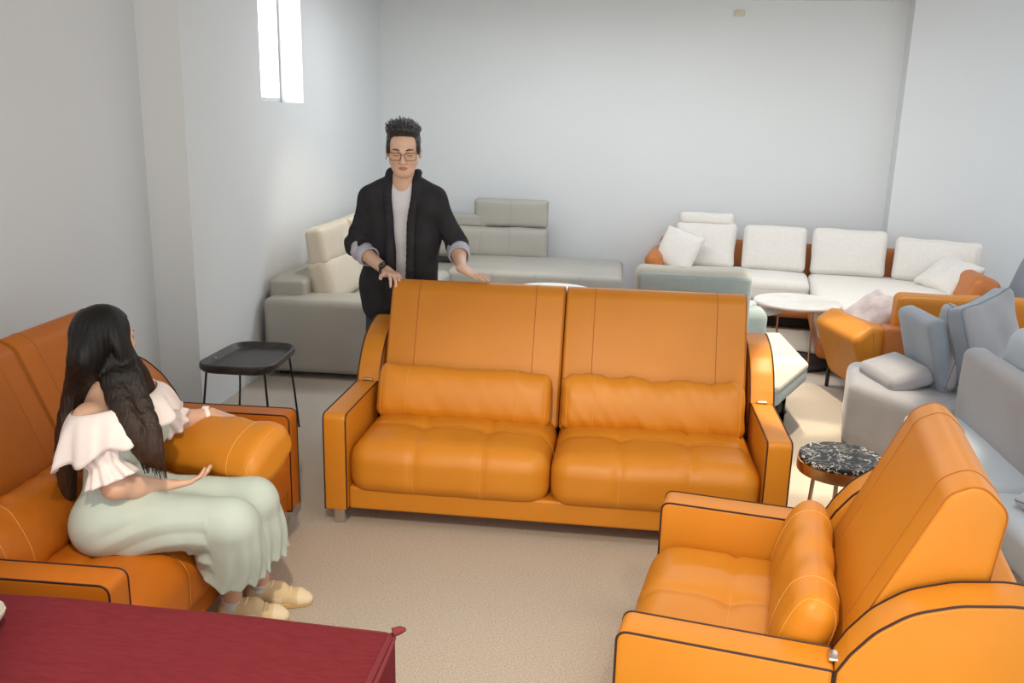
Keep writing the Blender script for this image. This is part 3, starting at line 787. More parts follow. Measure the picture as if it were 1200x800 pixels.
# ------------------------------------------------------------------ people: one smooth surface from blended volumes
class Vol:
    def __init__(s, lo, hi, h):
        s.lo = np.array(lo, float); s.h = h
        s.n = np.ceil((np.array(hi)-s.lo)/h).astype(int)+1
        s.F = np.full(s.n, 1.0, np.float32)
    def _win(s, lo, hi):
        a = np.clip(np.floor((lo-s.lo)/s.h).astype(int), 0, s.n-1); b = np.clip(np.ceil((hi-s.lo)/s.h).astype(int)+1, 1, s.n)
        sl = tuple(slice(a[i], max(b[i], a[i]+1)) for i in range(3))
        g = np.meshgrid(*[s.lo[i]+s.h*np.arange(sl[i].start, sl[i].stop) for i in range(3)], indexing='ij')
        return sl, np.stack(g, -1)
    def _mix(s, sl, d, k, op):
        F = s.F[sl]
        if op == 'sub': F, d = -F, d
        hh = np.maximum(k-np.abs(F-d), 0)/max(k, 1e-6)
        r = np.minimum(F, d) - hh*hh*k*.25
        if op == 'sub': r = -r
        s.F[sl] = r
    def cone(s, a, b, ra, rb, k=.01, op='add', flat=None):
        a = np.array(a, float); b = np.array(b, float); pad = max(ra, rb)+k+3*s.h
        sl, P = s._win(np.minimum(a, b)-pad, np.maximum(a, b)+pad)
        ab = b-a; t = np.clip(((P-a) @ ab)/max(ab @ ab, 1e-9), 0, 1)
        D = P-a-t[..., None]*ab
        if flat is not None:                     # flat=(unit vector, factor): squash along it
            n = np.array(flat[0], float); n /= np.linalg.norm(n)
            D = D + n*((D @ n)*(1/flat[1]-1))[..., None]
        s._mix(sl, np.linalg.norm(D, axis=-1)-(ra+t*(rb-ra)), k, op); return s
    def ell(s, c, r, k=.01, R=None, op='add'):
        c = np.array(c, float); r = np.array(r, float); pad = max(r)+k+3*s.h
        sl, P = s._win(c-pad, c+pad); D = P-c
        if R is not None: D = D @ np.array(R)
        k0 = np.linalg.norm(D/r, axis=-1); k1 = np.linalg.norm(D/(r*r), axis=-1)+1e-9
        s._mix(sl, k0*(k0-1)/k1, k, op); return s
    def merge(s, o, k): s._mix(tuple(slice(None) for _ in range(3)), o.F, k, 'add'); return s
    def cut(s, p, n, k=.004):                    # remove everything on the side n points to
        sl, P = s._win(s.lo-1, s.lo+s.n*s.h+1)
        n = np.array(n, float)/np.linalg.norm(n)
        d = (P-np.array(p, float)) @ n
        s.F = np.maximum(s.F, d.astype(np.float32)); return s
    def points(s):
        g = np.meshgrid(*[s.lo[i]+s.h*np.arange(s.n[i]) for i in range(3)], indexing='ij'); return np.stack(g, -1)
    def mesh(s, smooth=1):
        F = s.F; ins = F < 0; n = s.n
        c8 = [ins[i:n[0]-1+i, j:n[1]-1+j, k:n[2]-1+k] for i in (0, 1) for j in (0, 1) for k in (0, 1)]
        sm = sum(c.astype(np.int8) for c in c8); act = (sm > 0) & (sm < 8)
        I = np.argwhere(act); idx = np.full(act.shape, -1, np.int64); idx[tuple(I.T)] = np.arange(len(I))
        acc = np.zeros((len(I), 3)); cnt = np.zeros(len(I))
        corners = [np.array((i, j, k)) for i in (0, 1) for j in (0, 1) for k in (0, 1)]
        for a in corners:
            for ax in range(3):
                if a[ax]: continue
                b = a.copy(); b[ax] = 1
                fa = F[tuple((I+a).T)]; fb = F[tuple((I+b).T)]
                m = (fa < 0) != (fb < 0); t = np.where(m, fa/(fa-fb+1e-12), 0)
                acc[m] += (a+(b-a)*t[:, None])[m]; cnt[m] += 1
        V = s.lo + s.h*(I+acc/cnt[:, None])
        Q = []
        for ax in range(3):
            b, c = (ax+1) % 3, (ax+2) % 3
            s0 = [slice(None)]*3; s1 = [slice(None)]*3; s0[ax] = slice(0, -1); s1[ax] = slice(1, None)
            A = ins[tuple(s0)]; B = ins[tuple(s1)]
            E = np.argwhere(A != B)
            E = E[(E[:, b] > 0) & (E[:, c] > 0) & (E[:, b] < n[b]-1) & (E[:, c] < n[c]-1)]
            inside = A[tuple(E.T)]
            eb = np.zeros(3, int); eb[b] = 1; ec = np.zeros(3, int); ec[c] = 1
            q = np.stack([idx[tuple((E-eb-ec).T)], idx[tuple((E-ec).T)], idx[tuple(E.T)], idx[tuple((E-eb).T)]], 1)
            q[~inside] = q[~inside][:, ::-1]; Q.append(q)
        Q = np.concatenate(Q)
        for _ in range(smooth):
            nb = np.zeros_like(V); c = np.zeros(len(V))
            for i in range(4):
                np.add.at(nb, Q[:, i], V[Q[:, (i+1) % 4]]); np.add.at(nb, Q[:, i], V[Q[:, i-1]]); np.add.at(c, Q[:, i], 2)
            V = V*.5 + .5*nb/np.maximum(c, 1)[:, None]
        return V, Q

def vol_obj(name, V, Q, mats, parent, mi=None):
    mb = MB(); mb.v.append(V); mb.f = Q.tolist(); mb.n = len(V)
    mb.m = [0]*len(Q) if mi is None else list(mi)
    return mb.build(name, mats, parent, sharp=None)

def Rm(M): return np.array(M.to_3x3())

def head(vol, C, M, s=1.0, wide=1.0):
    """head volumes; local x = person's left, -y... here y = forward (face), z up; eyes at z=0"""
    A = Rm(M)
    def w(x, y, z): return C + A @ (np.array([x*wide, y, z])*s)
    def E(c, r, k=.012, op='add'): vol.ell(w(*c), np.array([r[0]*wide, r[1], r[2]])*s, k*s, A, op)
    def K(a, b, ra, rb, k=.012, op='add'): vol.cone(w(*a), w(*b), ra*s, rb*s, k*s, op)
    E((0, -.018, .040), (.073, .090, .083), .01)
    E((0, .028, -.03), (.055, .058, .086), .03)
    E((0, .058, -.092), (.024, .022, .020), .03)
    for q in (-1, 1):
        K((q*.049, .0, -.052), (q*.018, .050, -.094), .017, .016, .03)
        E((q*.038, .052, -.026), (.022, .022, .020), .025)
        K((q*.012, .076, .020), (q*.046, .062, .020), .012, .010, .015)
        E((q*.031, .090, .000), (.018, .014, .011), .012, 'sub')
        E((q*.031, .068, -.001), (.0145, .0125, .011), .004)
        E((q*.012, .088, -.036), (.009, .010, .007), .008)
        E((q*.074, -.006, -.008), (.009, .019, .031), .008)
        E((q*.080, -.002, -.005), (.005, .010, .018), .005, 'sub')
    K((0, .078, .012), (0, .101, -.033), .0085, .0125, .008)
    E((0, .079, -.060), (.023, .010, .0055), .006); E((0, .077, -.071), (.020, .010, .0065), .005)
    return w

def hand(vol, wr, d, back, th, curl, size=1.0, spread=.10, thumb=(.5, .35), k=.004, splay=None):
    """wrist point, finger direction d, back-of-hand normal, th=+1/-1 thumb side; curl per finger [base, mid, tip]"""
    d = np.array(d, float); d /= np.linalg.norm(d)
    n = np.array(back, float); n -= d*(n @ d); n /= np.linalg.norm(n)
    s = np.cross(n, d)*th
    L = lambda x, y, z: np.array(wr) + size*(d*x + s*y + n*z)
    kn = [(.088, .030), (.094, .009), (.090, -.012), (.080, -.031)]
    for (x, y), y0 in zip(kn, (.018, .006, -.007, -.018)):
        vol.cone(L(.0, y0, 0), L(x, y, .002), .0165*size, .0105*size, .010)
    vol.cone(L(.02, .024, -.004), L(.055, .030, -.006), .016*size, .012*size, .012)
    ln = [(.043, .026, .020), (.047, .030, .022), (.044, .027, .021), (.035, .021, .018)]
    for i in range(4):
        ang = spread*(1.5-i) if splay is None else splay[i]
        f = d*math.cos(ang)+s*math.sin(ang); p = L(*kn[i], .001); a = 0
        rr = [.0096, .0085, .0078, .0066] if i < 3 else [.0085, .0075, .0068, .0058]
        cu = curl[i] if isinstance(curl[0], (list, tuple)) else curl
        for j in range(3):
            a += cu[j]; q = p + size*ln[i][j]*(f*math.cos(a)-n*math.sin(a))
            vol.cone(p, q, rr[j]*size, rr[j+1]*size, k if j else .006); p = q
    t0 = L(.022, .026, -.004); ta, tb = thumb
    t1 = t0 + size*.044*(d*math.cos(ta)+s*math.sin(ta)-n*.25)
    t2 = t1 + size*.032*(d*math.cos(tb)+s*math.sin(tb)-n*.15)
    t3 = t2 + size*.024*(d*math.cos(tb*.6)+s*math.sin(tb*.6)-n*.05)
    vol.cone(t0, t1, .0145*size, .0115*size, .012); vol.cone(t1, t2, .0105*size, .0095*size, .005); vol.cone(t2, t3, .0095*size, .0072*size, .004)

def shoe(parent, heel, toe, off):
    off = np.array(off, float)
    heel = np.array(heel, float); toe = np.array(toe, float); d = toe-heel; Ls = np.linalg.norm(d); d /= Ls; s = np.array([-d[1], d[0], 0]); up = np.array([0, 0, 1.])
    P = lambda x, y, z: heel + d*x*Ls + s*y + up*z
    lo = np.minimum(heel, toe)-.09; hi = np.maximum(heel, toe)+.09; lo[2] = -.02; hi[2] = .16
    v = Vol(lo, hi, .0035)
    v.cone(P(.13, 0, .035), P(.45, 0, .036), .034, .036, .02); v.cone(P(.45, 0, .034), P(.78, .004, .026), .036, .041, .03, flat=(up, .9))
    v.cone(P(.78, .004, .024), P(.90, 0, .022), .041, .030, .02, flat=(up, .75))
    v.cone(P(.10, 0, .05), P(.16, 0, .088), .030, .030, .02); v.cone(P(.14, 0, .06), P(.52, 0, .066), .030, .028, .03)
    v.cone(P(.18, 0, .14), P(.22, 0, .085), .032, .030, .006, 'sub')
    v.cut((0, 0, .012), (0, 0, -1))
    V, Q = v.mesh(2); C = V[Q].mean(1)-heel; V = V-off
    x = (C @ d)/Ls; y = C @ s; z = C[:, 2]
    mi = ((x > .80) | ((np.abs(y) > .030) & (x > .42) & (x < .56) & (z < .05))).astype(int)
    o = vol_obj('shoe', V, Q, ['shoe', 'shoe_light'], parent, mi)
    pr = []
    for a in np.linspace(0, 2*PI, 40, endpoint=False):
        cx, cy = math.cos(a), math.sin(a)
        wd = .043 if cx > 0 else .036
        pr.append((.5+.505*cx*1.02, wd*np.sign(cy)*abs(cy)**.8))
    pr = [(P(x, y, 0)[0], P(x, y, 0)[1]) for x, y in pr]
    mb = MB(); prism(mb, pr, 0.0005, .020, .005, plane='xy'); mb.v = [q-off for q in mb.v]; mb.build('sole', 'sole', o)
    mb = MB()
    for k in range(4):
        xx = .42+.09*k; zz = .0955-.0078*k
        tube(mb, [P(xx-.02, -.026, zz-.016), P(xx-.005, -.014, zz-.003), P(xx, 0, zz+.001), P(xx-.005, .014, zz-.003), P(xx-.02, .026, zz-.016)], .0032, 6)
    mb.v = [q-off for q in mb.v]; mb.build('lace', 'shoe_light', o)
    return o

def interp(pts, n):
    P = np.array(pts, float); t = np.linspace(0, len(P)-1, n); out = []
    for s in t:
        i = min(int(s), len(P)-2); u = s-i
        p0 = P[max(i-1, 0)]; p1 = P[i]; p2 = P[i+1]; p3 = P[min(i+2, len(P)-1)]
        out.append(.5*((2*p1)+(-p0+p2)*u+(2*p0-5*p1+4*p2-p3)*u*u+(-p0+3*p1-3*p2+p3)*u**3))
    return np.array(out)

# ================= standing man
man = thing('person', 'standing man in charcoal jacket over white tee, hands resting on the sofa back', 'person', (.03, 1.26, 0))
MO = np.array([.03, 1.26, 0])
HS = 1.11
HC = np.array([.118, 1.065, 1.668]); HM = Matrix.Rotation(PI+.20, 4, 'Z') @ Matrix.Rotation(-.20, 4, 'X')
SHR = np.array([-.085, 1.15, 1.400]); SHL = np.array([.270, 1.15, 1.400])
ELR = np.array([-.185, 1.16, 1.135]); ELL = np.array([.395, 1.17, 1.150])
WRR = np.array([.068, .905, 1.040]); WRL = np.array([.462, .915, 1.078])
PEL = np.array([.03, 1.26, .90]); CHE = np.array([.085, 1.185, 1.27]); NKB = np.array([.100, 1.140, 1.500])
def man_torso(v, g=0.0, k=.04):
    v.cone(PEL+[-.075, 0, 0], PEL+[.075, 0, 0], .125+g, .125+g, k, flat=((0, 1, 0), .85))
    v.cone(PEL+[0, 0, .02], CHE+[0, .005, -.08], .135+g, .13+g, .06, flat=((0, 1, 0), .80))
    v.cone(CHE+[-.07, 0, 0], CHE+[.07, 0, 0], .125+g, .125+g, .06, flat=((0, 1, 0), .85))
    v.cone(SHR+[.04, 0, -.02], SHL+[-.04, 0, -.02], .072+g, .072+g, .06)
    v.cone(NKB+[-.02, .012, -.01], SHR+[.015, 0, .012], .05+g, .05+g, .05); v.cone(NKB+[.02, .012, -.01], SHL+[-.015, 0, .012], .05+g, .05+g, .05)
v = Vol((-.36, .68, -.01), (.76, 1.48, 1.84), .004)
man_torso(v)
headw = head(v, HC, HM, HS, 1.07)
v.cone(headw(0, -.028, -.05), NKB+[0, .005, -.01], .053, .060, .03)
for SH, EL, WR in ((SHR, ELR, WRR), (SHL, ELL, WRL)):
    v.cone(SH, EL, .050, .041, .03); v.cone(EL, EL+(WR-EL)*.35, .041, .040, .02); v.cone(EL+(WR-EL)*.35, WR, .040, .027, .02)
for q, fx in ((-1, -.09), (1, .13)):
    v.cone(PEL+[q*.085, 0, -.06], (fx, 1.27, .50), .085, .060, .04); v.cone((fx, 1.27, .50), (fx, 1.30, .09), .058, .040, .03)
    v.cone((fx, 1.29, .045), (fx, 1.13, .03), .036, .034, .03, flat=((0, 0, 1), .8))
# right hand folds over the front edge of the sofa back, left hand lies flat on its top
hand(v, WRR, (.60, -.80, -.06), (.10, .10, 1), -1, [[.30, .55, .30], [.34, .58, .30], [.38, .58, .30], [.42, .55, .30]], .98, .10, (.80, .50))
hand(v, WRL, (.80, -.52, -.30), (.20, -.10, 1), 1, [[-.20, .10, .06], [-.18, .08, .06], [-.16, .08, .05], [-.14, .10, .06]], .98, .06, (.75, .55))
V, Q = v.mesh(1)
C = (V[Q].mean(1)-HC) @ Rm(HM)/HS
lip = (np.abs(C[:, 0]) < .023) & (C[:, 1] > .074) & (((C[:, 2]+.065)/.0095)**2 + (C[:, 0]/.021)**2 < 1)
body = vol_obj('body', V-MO, Q, ['skin', 'lip'], man, lip.astype(int))

def hw(x, y, z): return headw(x, y, z)-MO
# hair: short sides, swept-up top
v = Vol(HC+[-.14, -.16, -.09], HC+[.14, .17, .22], .003)
A = Rm(HM)
v.ell(headw(0, -.022, .042), np.array([.083, .094, .088])*HS, .01, A)
for q in (-1, 1): v.ell(headw(q*.067, .022, .02), np.array([.010, .020, .034])*HS, .01, A)
P = v.points(); Lc = ((P-HC) @ A)/HS
face = (Lc[..., 1]-(.052 - .10*np.clip(-Lc[..., 2]+.075, 0, 1)))           # forward of the hairline
keep = np.maximum((Lc[..., 1]-.040) - 3.0*np.clip(Lc[..., 2]-.076, 0, 1), -.018-Lc[..., 2] - .5*(Lc[..., 1]+.03)*(Lc[..., 1] < -.03))
v.F = np.maximum(v.F, keep.astype(np.float32)*.9)
for x, y, z, r in ((-.034, .050, .108, .030), (.010, .058, .116, .032), (.042, .040, .105, .030), (-.048, .01, .106, .032), (.0, .015, .122, .036), (.047, -.005, .102, .032), (-.02, -.04, .112, .036), (.025, -.045, .108, .036)):
    v.ell(headw(x, y, z), np.array([r*1.05, r*1.0, r*.80])*HS, .025, A)
P2 = Lc
ridge = np.sin(P2[..., 0]*330+np.sin(P2[..., 1]*60)*2)*np.sin(P2[..., 1]*150+P2[..., 2]*110)
v.F += (.0030*ridge*np.clip((P2[..., 2]-.05)/.05, 0, 1)).astype(np.float32)
V, Q = v.mesh(0)
mbh = MB(); mbh.v.append(V-MO); mbh.f = Q.tolist(); mbh.m = [0]*len(Q); mbh.n = len(V)
r_ = np.random.RandomState(3)
for _ in range(150):
    x = r_.uniform(-.062, .062); y = r_.uniform(-.06, .066); z = .104+.026*(1-(x/.07)**2)+.004*math.sin(x*160)-.25*max(0, -y)*.4
    dx = x*.12+.006+r_.normal()*.007; dy = r_.uniform(-.026, .004)
    tube(mbh, [hw(x, y, z-.018), hw(x+dx*.4, y+dy*.2, z), hw(x+dx, y+dy, z+.020+r_.uniform(-.006, .006))], [.0042, .0036, .0008], 5)
mbh.build('hair', 'hair_black', man, sharp=None)
# brows, closed lids, glasses, ear stud
for q in (-1, 1):
    mb = MB(); tube(mb, [hw(q*.014, .0875, .0195), hw(q*.030, .0845, .0245), hw(q*.048, .070, .0205)], [.0034, .0046, .0024], 6); mb.build('eyebrow', 'hair_black', man)
    mb = MB(); tube(mb, [hw(q*.018, .0795, -.0035), hw(q*.026, .0808, -.0062), hw(q*.035, .0795, -.0062), hw(q*.0435, .0735, -.0035)], .0020, 6); mb.build('eyelashes', 'hair_black', man)
gl = MB(); ln = MB()
for q in (-1, 1):
    c = (q*.0335, -.006); pr = round_poly([(-.0235, -.0180), (.0235, -.0180), (.027, .0175), (-.027, .0175)], [.015, .015, .009, .009], 6)
    pts = [hw(c[0]+a, .1015-.35*abs(a+q*.034-0)*.22-.10*(.0185-b)*0, c[1]+b) for a, b in pr]; pts.append(pts[0])
    tube(gl, pts, .0017, 6, caps=False)
    ln.add([p for p in pts[:-1]], [tuple(range(len(pts)-1))])
    tube(gl, [hw(q*.0595, .0965, .007), hw(q*.074, .075, .007), hw(q*.079, .005, .004), hw(q*.077, -.02, -.008)], .0015, 6)
tube(gl, [hw(-.0075, .1005, .002), hw(0, .104, .005), hw(.0075, .1005, .002)], .0017, 6)
g = gl.build('glasses', 'frame', man); ln.build('lens', 'lens', g)
mb = MB(); lathe(mb, [(0, -.004), (.0035, -.002), (.0035, .002), (0, .004)], hw(.078, .004, -.040), 12); mb.build('ear_stud', 'black_metal', man)
# white tee
v = Vol((-.26, .98, .78), (.45, 1.42, 1.56), .005)
man_torso(v, .006)
v.cone(NKB+[0, .005, .015], NKB+[0, .0, .10], .064, .05, .005, 'sub'); v.cone(NKB+[0, -.03, .03], NKB+[0, -.10, .06], .05, .05, .02, 'sub')
V, Q = v.mesh(1); vol_obj('t_shirt', V-MO, Q, 'shirt', man)
# open jacket
v = Vol((-.42, .84, .70), (.66, 1.52, 1.60), .005)
man_torso(v, .020)
v.cone(PEL+[-.09, .0, -.12], CHE+[-.09, .01, -.1], .115, .12, .06); v.cone(PEL+[.09, .0, -.12], CHE+[.09, .01, -.1], .115, .12, .06)
for SH, EL, WR, e in ((SHR, ELR, WRR, 1), (SHL, ELL, WRL, 1)):
    v.cone(SH, EL, .064, .058, .03); v.cone(EL, EL+(WR-EL)*.22, .058, .056, .02)
# shawl collar round the neck and down both front edges
edgeR = interp([NKB+[-.055, .05, .045], NKB+[-.062, -.01, .035], (.045, 1.055, 1.43), (.062, 1.015, 1.27), (.066, 1.015, 1.10), (.050, 1.06, .92), (.030, 1.09, .79)], 30)
edgeL = interp([NKB+[.055, .05, .045], NKB+[.062, -.01, .035], (.165, 1.055, 1.43), (.152, 1.015, 1.27), (.146, 1.015, 1.10), (.130, 1.06, .92), (.120, 1.09, .79)], 30)
P = v.points()
zl = P[..., 2]
xr = np.interp(zl, edgeR[::-1, 2], edgeR[::-1, 0]); xl_ = np.interp(zl, edgeL[::-1, 2], edgeL[::-1, 0])
slot = np.maximum(np.maximum(xr-P[..., 0], P[..., 0]-xl_), P[..., 1]-1.16)
v.F = np.maximum(v.F, (-slot).astype(np.float32))
v.cone(NKB+[0, .012, -.02], NKB+[0, -.02, .14], .070, .070, .006, 'sub')
for ed in (edgeR, edgeL):
    sgn = -1 if ed is edgeR else 1
    for a, b in zip(ed[:-1], ed[1:]): v.cone(a+[sgn*.014, 0.006, 0], b+[sgn*.014, 0.006, 0], .020, .020, .012, flat=((0, 1, 0), .7))
v.cone(NKB+[-.055, .05, .045], NKB+[0, .075, .05], .018, .018, .012); v.cone(NKB+[0, .075, .05], NKB+[.055, .05, .045], .018, .018, .012)
v.cut((0, 0, .775), (.06, -.25, -1)); 
nz = sines(P.reshape(-1, 3)*np.array([1, 1, .45]), 5, 8, 4, 11, .0030).reshape(P.shape[:3]) + (.004*np.sin(P[..., 2]*70+P[..., 0]*60)*np.exp(-((P[..., 2]-1.16)/.10)**2)*(np.abs(P[..., 0]-.1) > .2))
v.F += nz.astype(np.float32)
V, Q = v.mesh(1)
jk = vol_obj('jacket', V-MO, Q, 'jacket', man)
mb = MB(); lathe(mb, [(0, -.004), (.007, -.003), (.007, .003), (0, .004)], np.array([.055, .990, 1.02])-MO, 14); mb.build('button', 'black_plastic', jk)
for EL, WR in ((ELR, WRR), (ELL, WRL)):
    d = WR-EL
    v = Vol(np.minimum(EL, WR)-.12, np.maximum(EL, WR)+.12, .004)
    v.cone(EL+d*.14, EL+d*.42, .060, .058, .004)
    v.cut(EL+d*.46, d); v.cut(EL+d*.10, -d)
    P = v.points(); tt = ((P-EL) @ d)/(d @ d)
    v.F += (.0028*np.sin(tt*26+P[..., 0]*40)).astype(np.float32)
    v.cone(EL+d*.36, WR, .048, .048, .004, 'sub')
    V, Q = v.mesh(1); vol_obj('cuff', V-MO, Q, 'cuff', jk)
# jeans and shoes
v = Vol((-.24, 1.06, .05), (.29, 1.48, 1.02), .006)
v.cone(PEL+[-.075, 0, .03], PEL+[.075, 0, .03], .130, .130, .03, flat=((0, 1, 0), .85))
for q, fx in ((-1, -.09), (1, .13)):
    v.cone(PEL+[q*.085, 0, -.06], (fx, 1.27, .50), .098, .078, .03); v.cone((fx, 1.27, .50), (fx, 1.30, .07), .076, .062, .03)
v.cut((0, 0, .085), (0, 0, -1)); v.cut((0, 0, .99), (0, 0, 1))
P = v.points(); v.F += sines(P.reshape(-1, 3), 9, 6, 4, 10, .002).reshape(P.shape[:3]).astype(np.float32)
V, Q = v.mesh(1); vol_obj('jeans', V-MO, Q, 'jeans', man)
for fx in (-.09, .13): shoe(man, (fx, 1.36, 0), (fx, 1.08, 0), MO)
# wrist watch
dW = (WRR-ELR)/np.linalg.norm(WRR-ELR); cW = WRR-dW*.030
Zq = Vector(dW).to_track_quat('Z', 'Y').to_matrix().to_4x4(); Zq.translation = Vector(cW-MO)
mb = MB(); lathe(mb, [(.031, -.010), (.0345, -.009), (.0345, .009), (.031, .010)], seg=36); V_ = mb.v[0]; mb.v[0] = xf(V_, Zq); wt = mb.build('watch', 'black_plastic', man)
nW = np.array([-.25, -.62, .75]); nW -= dW*(nW @ dW); nW /= np.linalg.norm(nW)
Zf = Vector(nW).to_track_quat('Z', 'Y').to_matrix().to_4x4(); Zf.translation = Vector(cW-MO+nW*.034)
mb = MB(); lathe(mb, [(0, -.004), (.021, -.004), (.022, .002), (.020, .006), (.017, .004), (0, .004)], seg=32); mb.v[0] = xf(mb.v[0], Zf); mb.build('watch_case', 'black_metal', wt)
mb = MB()
for a in range(12): tube(mb, [(.012*math.cos(a*PI/6), .012*math.sin(a*PI/6), .0045), (.015*math.cos(a*PI/6), .015*math.sin(a*PI/6), .0045)], .0009, 5)
mb.v = [xf(q, Zf) for q in mb.v]; mb.build('watch_dial', 'white_paint', wt)

# ================= seated woman
wom = thing('person', 'seated woman with long dark brown hair, white ruffled top and pale sage skirt', 'person', (-.45, -1.0, .40))
WO_ = np.array([-.45, -1.0, .40])
WH = np.array([-.372, -1.0, 1.116]); WM = Matrix.Rotation(-.42, 4, 'Z') @ Matrix.Rotation(-.06, 4, 'X')
wP = np.array([-.372, -1.01, .515]); wC = np.array([-.370, -1.0, .785]); wN = np.array([-.385, -.995, .955])
wSR = np.array([-.375, -1.145, .880]); wSL = np.array([-.345, -.855, .895])
wER = np.array([-.290, -1.165, .668]); wEL = np.array([-.345, -.700, .720])
wWR = np.array([-.222, -.965, .592]); wWL = np.array([-.232, -.590, .728])
KR = np.array([.055, -1.06, .525]); KL = np.array([.060, -.875, .525])
FR = np.array([-.078, -.829, .10]); FL = np.array([-.026, -.698, .10])
def w_torso(v, g=0.0):
    v.cone(wP+[0, -.085, 0], wP+[0, .085, 0], .105+g, .105+g, .05)
    v.cone(wP, wP+(wC-wP)*.55, .108+g, .100+g, .06, flat=((1, 0, 0), .85)); v.cone(wP+(wC-wP)*.55, wC, .100+g, .108+g, .06, flat=((1, 0, 0), .85))
    v.cone(wC+[0, -.055, .02], wC+[0, .055, .02], .100+g, .100+g, .05, flat=((1, 0, 0), .85))
    for y in (-.07, .07): v.ell(wC+[.075, y, -.005], np.array([.055, .06, .06])+g, .03)
def w_legs(v, g=0.0, k=.04):
    for q, K in ((-1, KR), (1, KL)):
        v.cone(wP+[.02, q*.085, -.01], K+[-.012, 0, -.012], .084+g, .054+g, k)
v = Vol((-.64, -1.34, .0), (.20, -.50, 1.28), .0045)
w_torso(v); w_legs(v)
v.cone(wSR+[0, .03, 0], wSL+[0, -.03, 0], .055, .055, .05); v.cone(wC, wN+[0, 0, -.05], .09, .065, .06)
whead = head(v, WH, WM, .92)
v.cone(whead(0, -.03, -.05), wN+[0, 0, -.02], .046, .052, .04)
for SH, EL, WR in ((wSR, wER, wWR), (wSL, wEL, wWL)):
    v.cone(SH, EL, .047, .038, .03); v.cone(EL, EL+(WR-EL)*.35, .038, .037, .02); v.cone(EL+(WR-EL)*.35, WR, .037, .024, .02)
for K, Fo in ((KR, FR), (KL, FL)):
    v.cone(K+[-.012, 0, -.015], K+(Fo-K)*.35, .050, .048, .03); v.cone(K+(Fo-K)*.35, Fo, .048, .033, .03); v.cone(Fo, Fo+[0, 0, -.055], .031, .026, .02)
    v.cone(Fo+[.0, 0, -.058], Fo+[.125, .026, -.072], .024, .018, .02)
# near hand lies palm up in the lap under the pillow, far hand rests on top of the pillow
hand(v, wWR, (.74, .66, -.02), (.30, -.30, -.9), -1, [[.25, .35, .25], [.28, .38, .25], [.30, .40, .25], [.34, .42, .25]], .90, .05, (.45, .25))
hand(v, wWL, (.95, .05, -.22), (.15, .15, 1), 1, [[.12, .20, .15], [.14, .22, .15], [.14, .22, .15], [.16, .24, .15]], .88, .06, (.6, .4))
V, Q = v.mesh(1)
C = (V[Q].mean(1)-WH) @ Rm(WM)/.92
lip = (np.abs(C[:, 0]) < .023) & (C[:, 1] > .074) & (((C[:, 2]+.065)/.0125)**2 + (C[:, 0]/.024)**2 < 1)
vol_obj('body', V-WO_, Q, ['skin_w', 'lip'], wom, lip.astype(int))
for q in (-1, 1):
    f_ = lambda x, y, z: whead(x, y, z)-WO_
    mb = MB(); tube(mb, [f_(q*.014, .0875, .0195), f_(q*.030, .0845, .0235), f_(q*.048, .070, .0195)], [.0016, .0020, .0010], 6); mb.build('eyebrow', 'hair_brown', wom)
    mb = MB(); tube(mb, [f_(q*.018, .0795, .0015), f_(q*.026, .0810, .0042), f_(q*.035, .0795, .0042), f_(q*.0435, .0735, .001)], .0014, 6); mb.build('eyelashes', 'hair_black', wom)

# long straight hair, parted over the near shoulder
v = Vol((-.72, -1.30, .46), (-.08, -.72, 1.30), .004)
A = Rm(WM)
v.ell(whead(0, -.022, .030), np.array([.086, .104, .098])*.92, .01, A); v.cone(whead(0, -.06, .02), whead(0, -.07, -.06), .065, .06, .03)
P = v.points(); Lc = ((P-WH) @ A)/.92
fc = np.minimum(np.minimum(Lc[..., 1]-.048, .078-Lc[..., 2]), .064-np.abs(Lc[..., 0]))     # face stays free under the fringe
v.F = np.maximum(v.F, (fc*.9).astype(np.float32))
def lock(pts, rad, flat_n, fl=.5, k=.02):
    L_ = interp(pts, 14); R_ = np.interp(np.linspace(0, 1, 14), np.linspace(0, 1, len(rad)), rad)
    for i in range(13): v.cone(L_[i], L_[i+1], R_[i], R_[i+1], k, flat=(flat_n, fl))
lockA = [whead(-.03, -.060, .02), whead(-.02, -.085, -.06), (-.470, -1.035, .95), (-.505, -1.06, .80), (-.525, -1.06, .66), (-.530, -1.05, .55)]
lockA2 = [whead(.03, -.060, .02), whead(.025, -.085, -.06), (-.475, -.97, .96), (-.505, -.96, .80), (-.525, -.97, .66)]
lockB = [whead(-.050, .020, .07), whead(-.062, .030, .0), (-.290, -1.045, 1.03), (-.238, -1.080, .935), (-.188, -1.115, .855), (-.166, -1.130, .785), (-.150, -1.125, .725)]
lockB2 = [whead(-.050, -.045, .06), whead(-.060, -.040, .0), (-.330, -1.070, 1.02), (-.276, -1.115, .935), (-.226, -1.145, .865), (-.200, -1.150, .80), (-.182, -1.145, .745)]
lockD = [whead(.062, .0, .03), whead(.075, .015, -.05), (-.300, -.93, .95), (-.275, -.93, .84), (-.265, -.935, .72)]
lock(lockA, [.050, .060, .058, .052, .042, .018], (1, .15, 0), .65)
lock(lockA2, [.050, .060, .056, .050, .022], (1, -.1, 0), .65)
lock(lockB, [.040, .044, .040, .038, .035, .028, .008], (.3, -1, .1), .55)
lock(lockB2, [.040, .044, .040, .037, .033, .024, .008], (.3, -1, .1), .55)
lock(lockD, [.035, .038, .040, .036, .014], (1, .2, 0), .6)
ph = np.arctan2(Lc[..., 1]+.02, Lc[..., 0])
st = np.sin(P[..., 0]*420+P[..., 2]*14+1.3*np.sin(P[..., 1]*160))*.5+np.sin(P[..., 1]*380-P[..., 2]*9+np.sin(P[..., 0]*140))*.5
cap = np.sin(ph*34+np.sin(Lc[..., 2]*40))
wgt = np.clip((P[..., 2]-1.02)/.08, 0, 1)
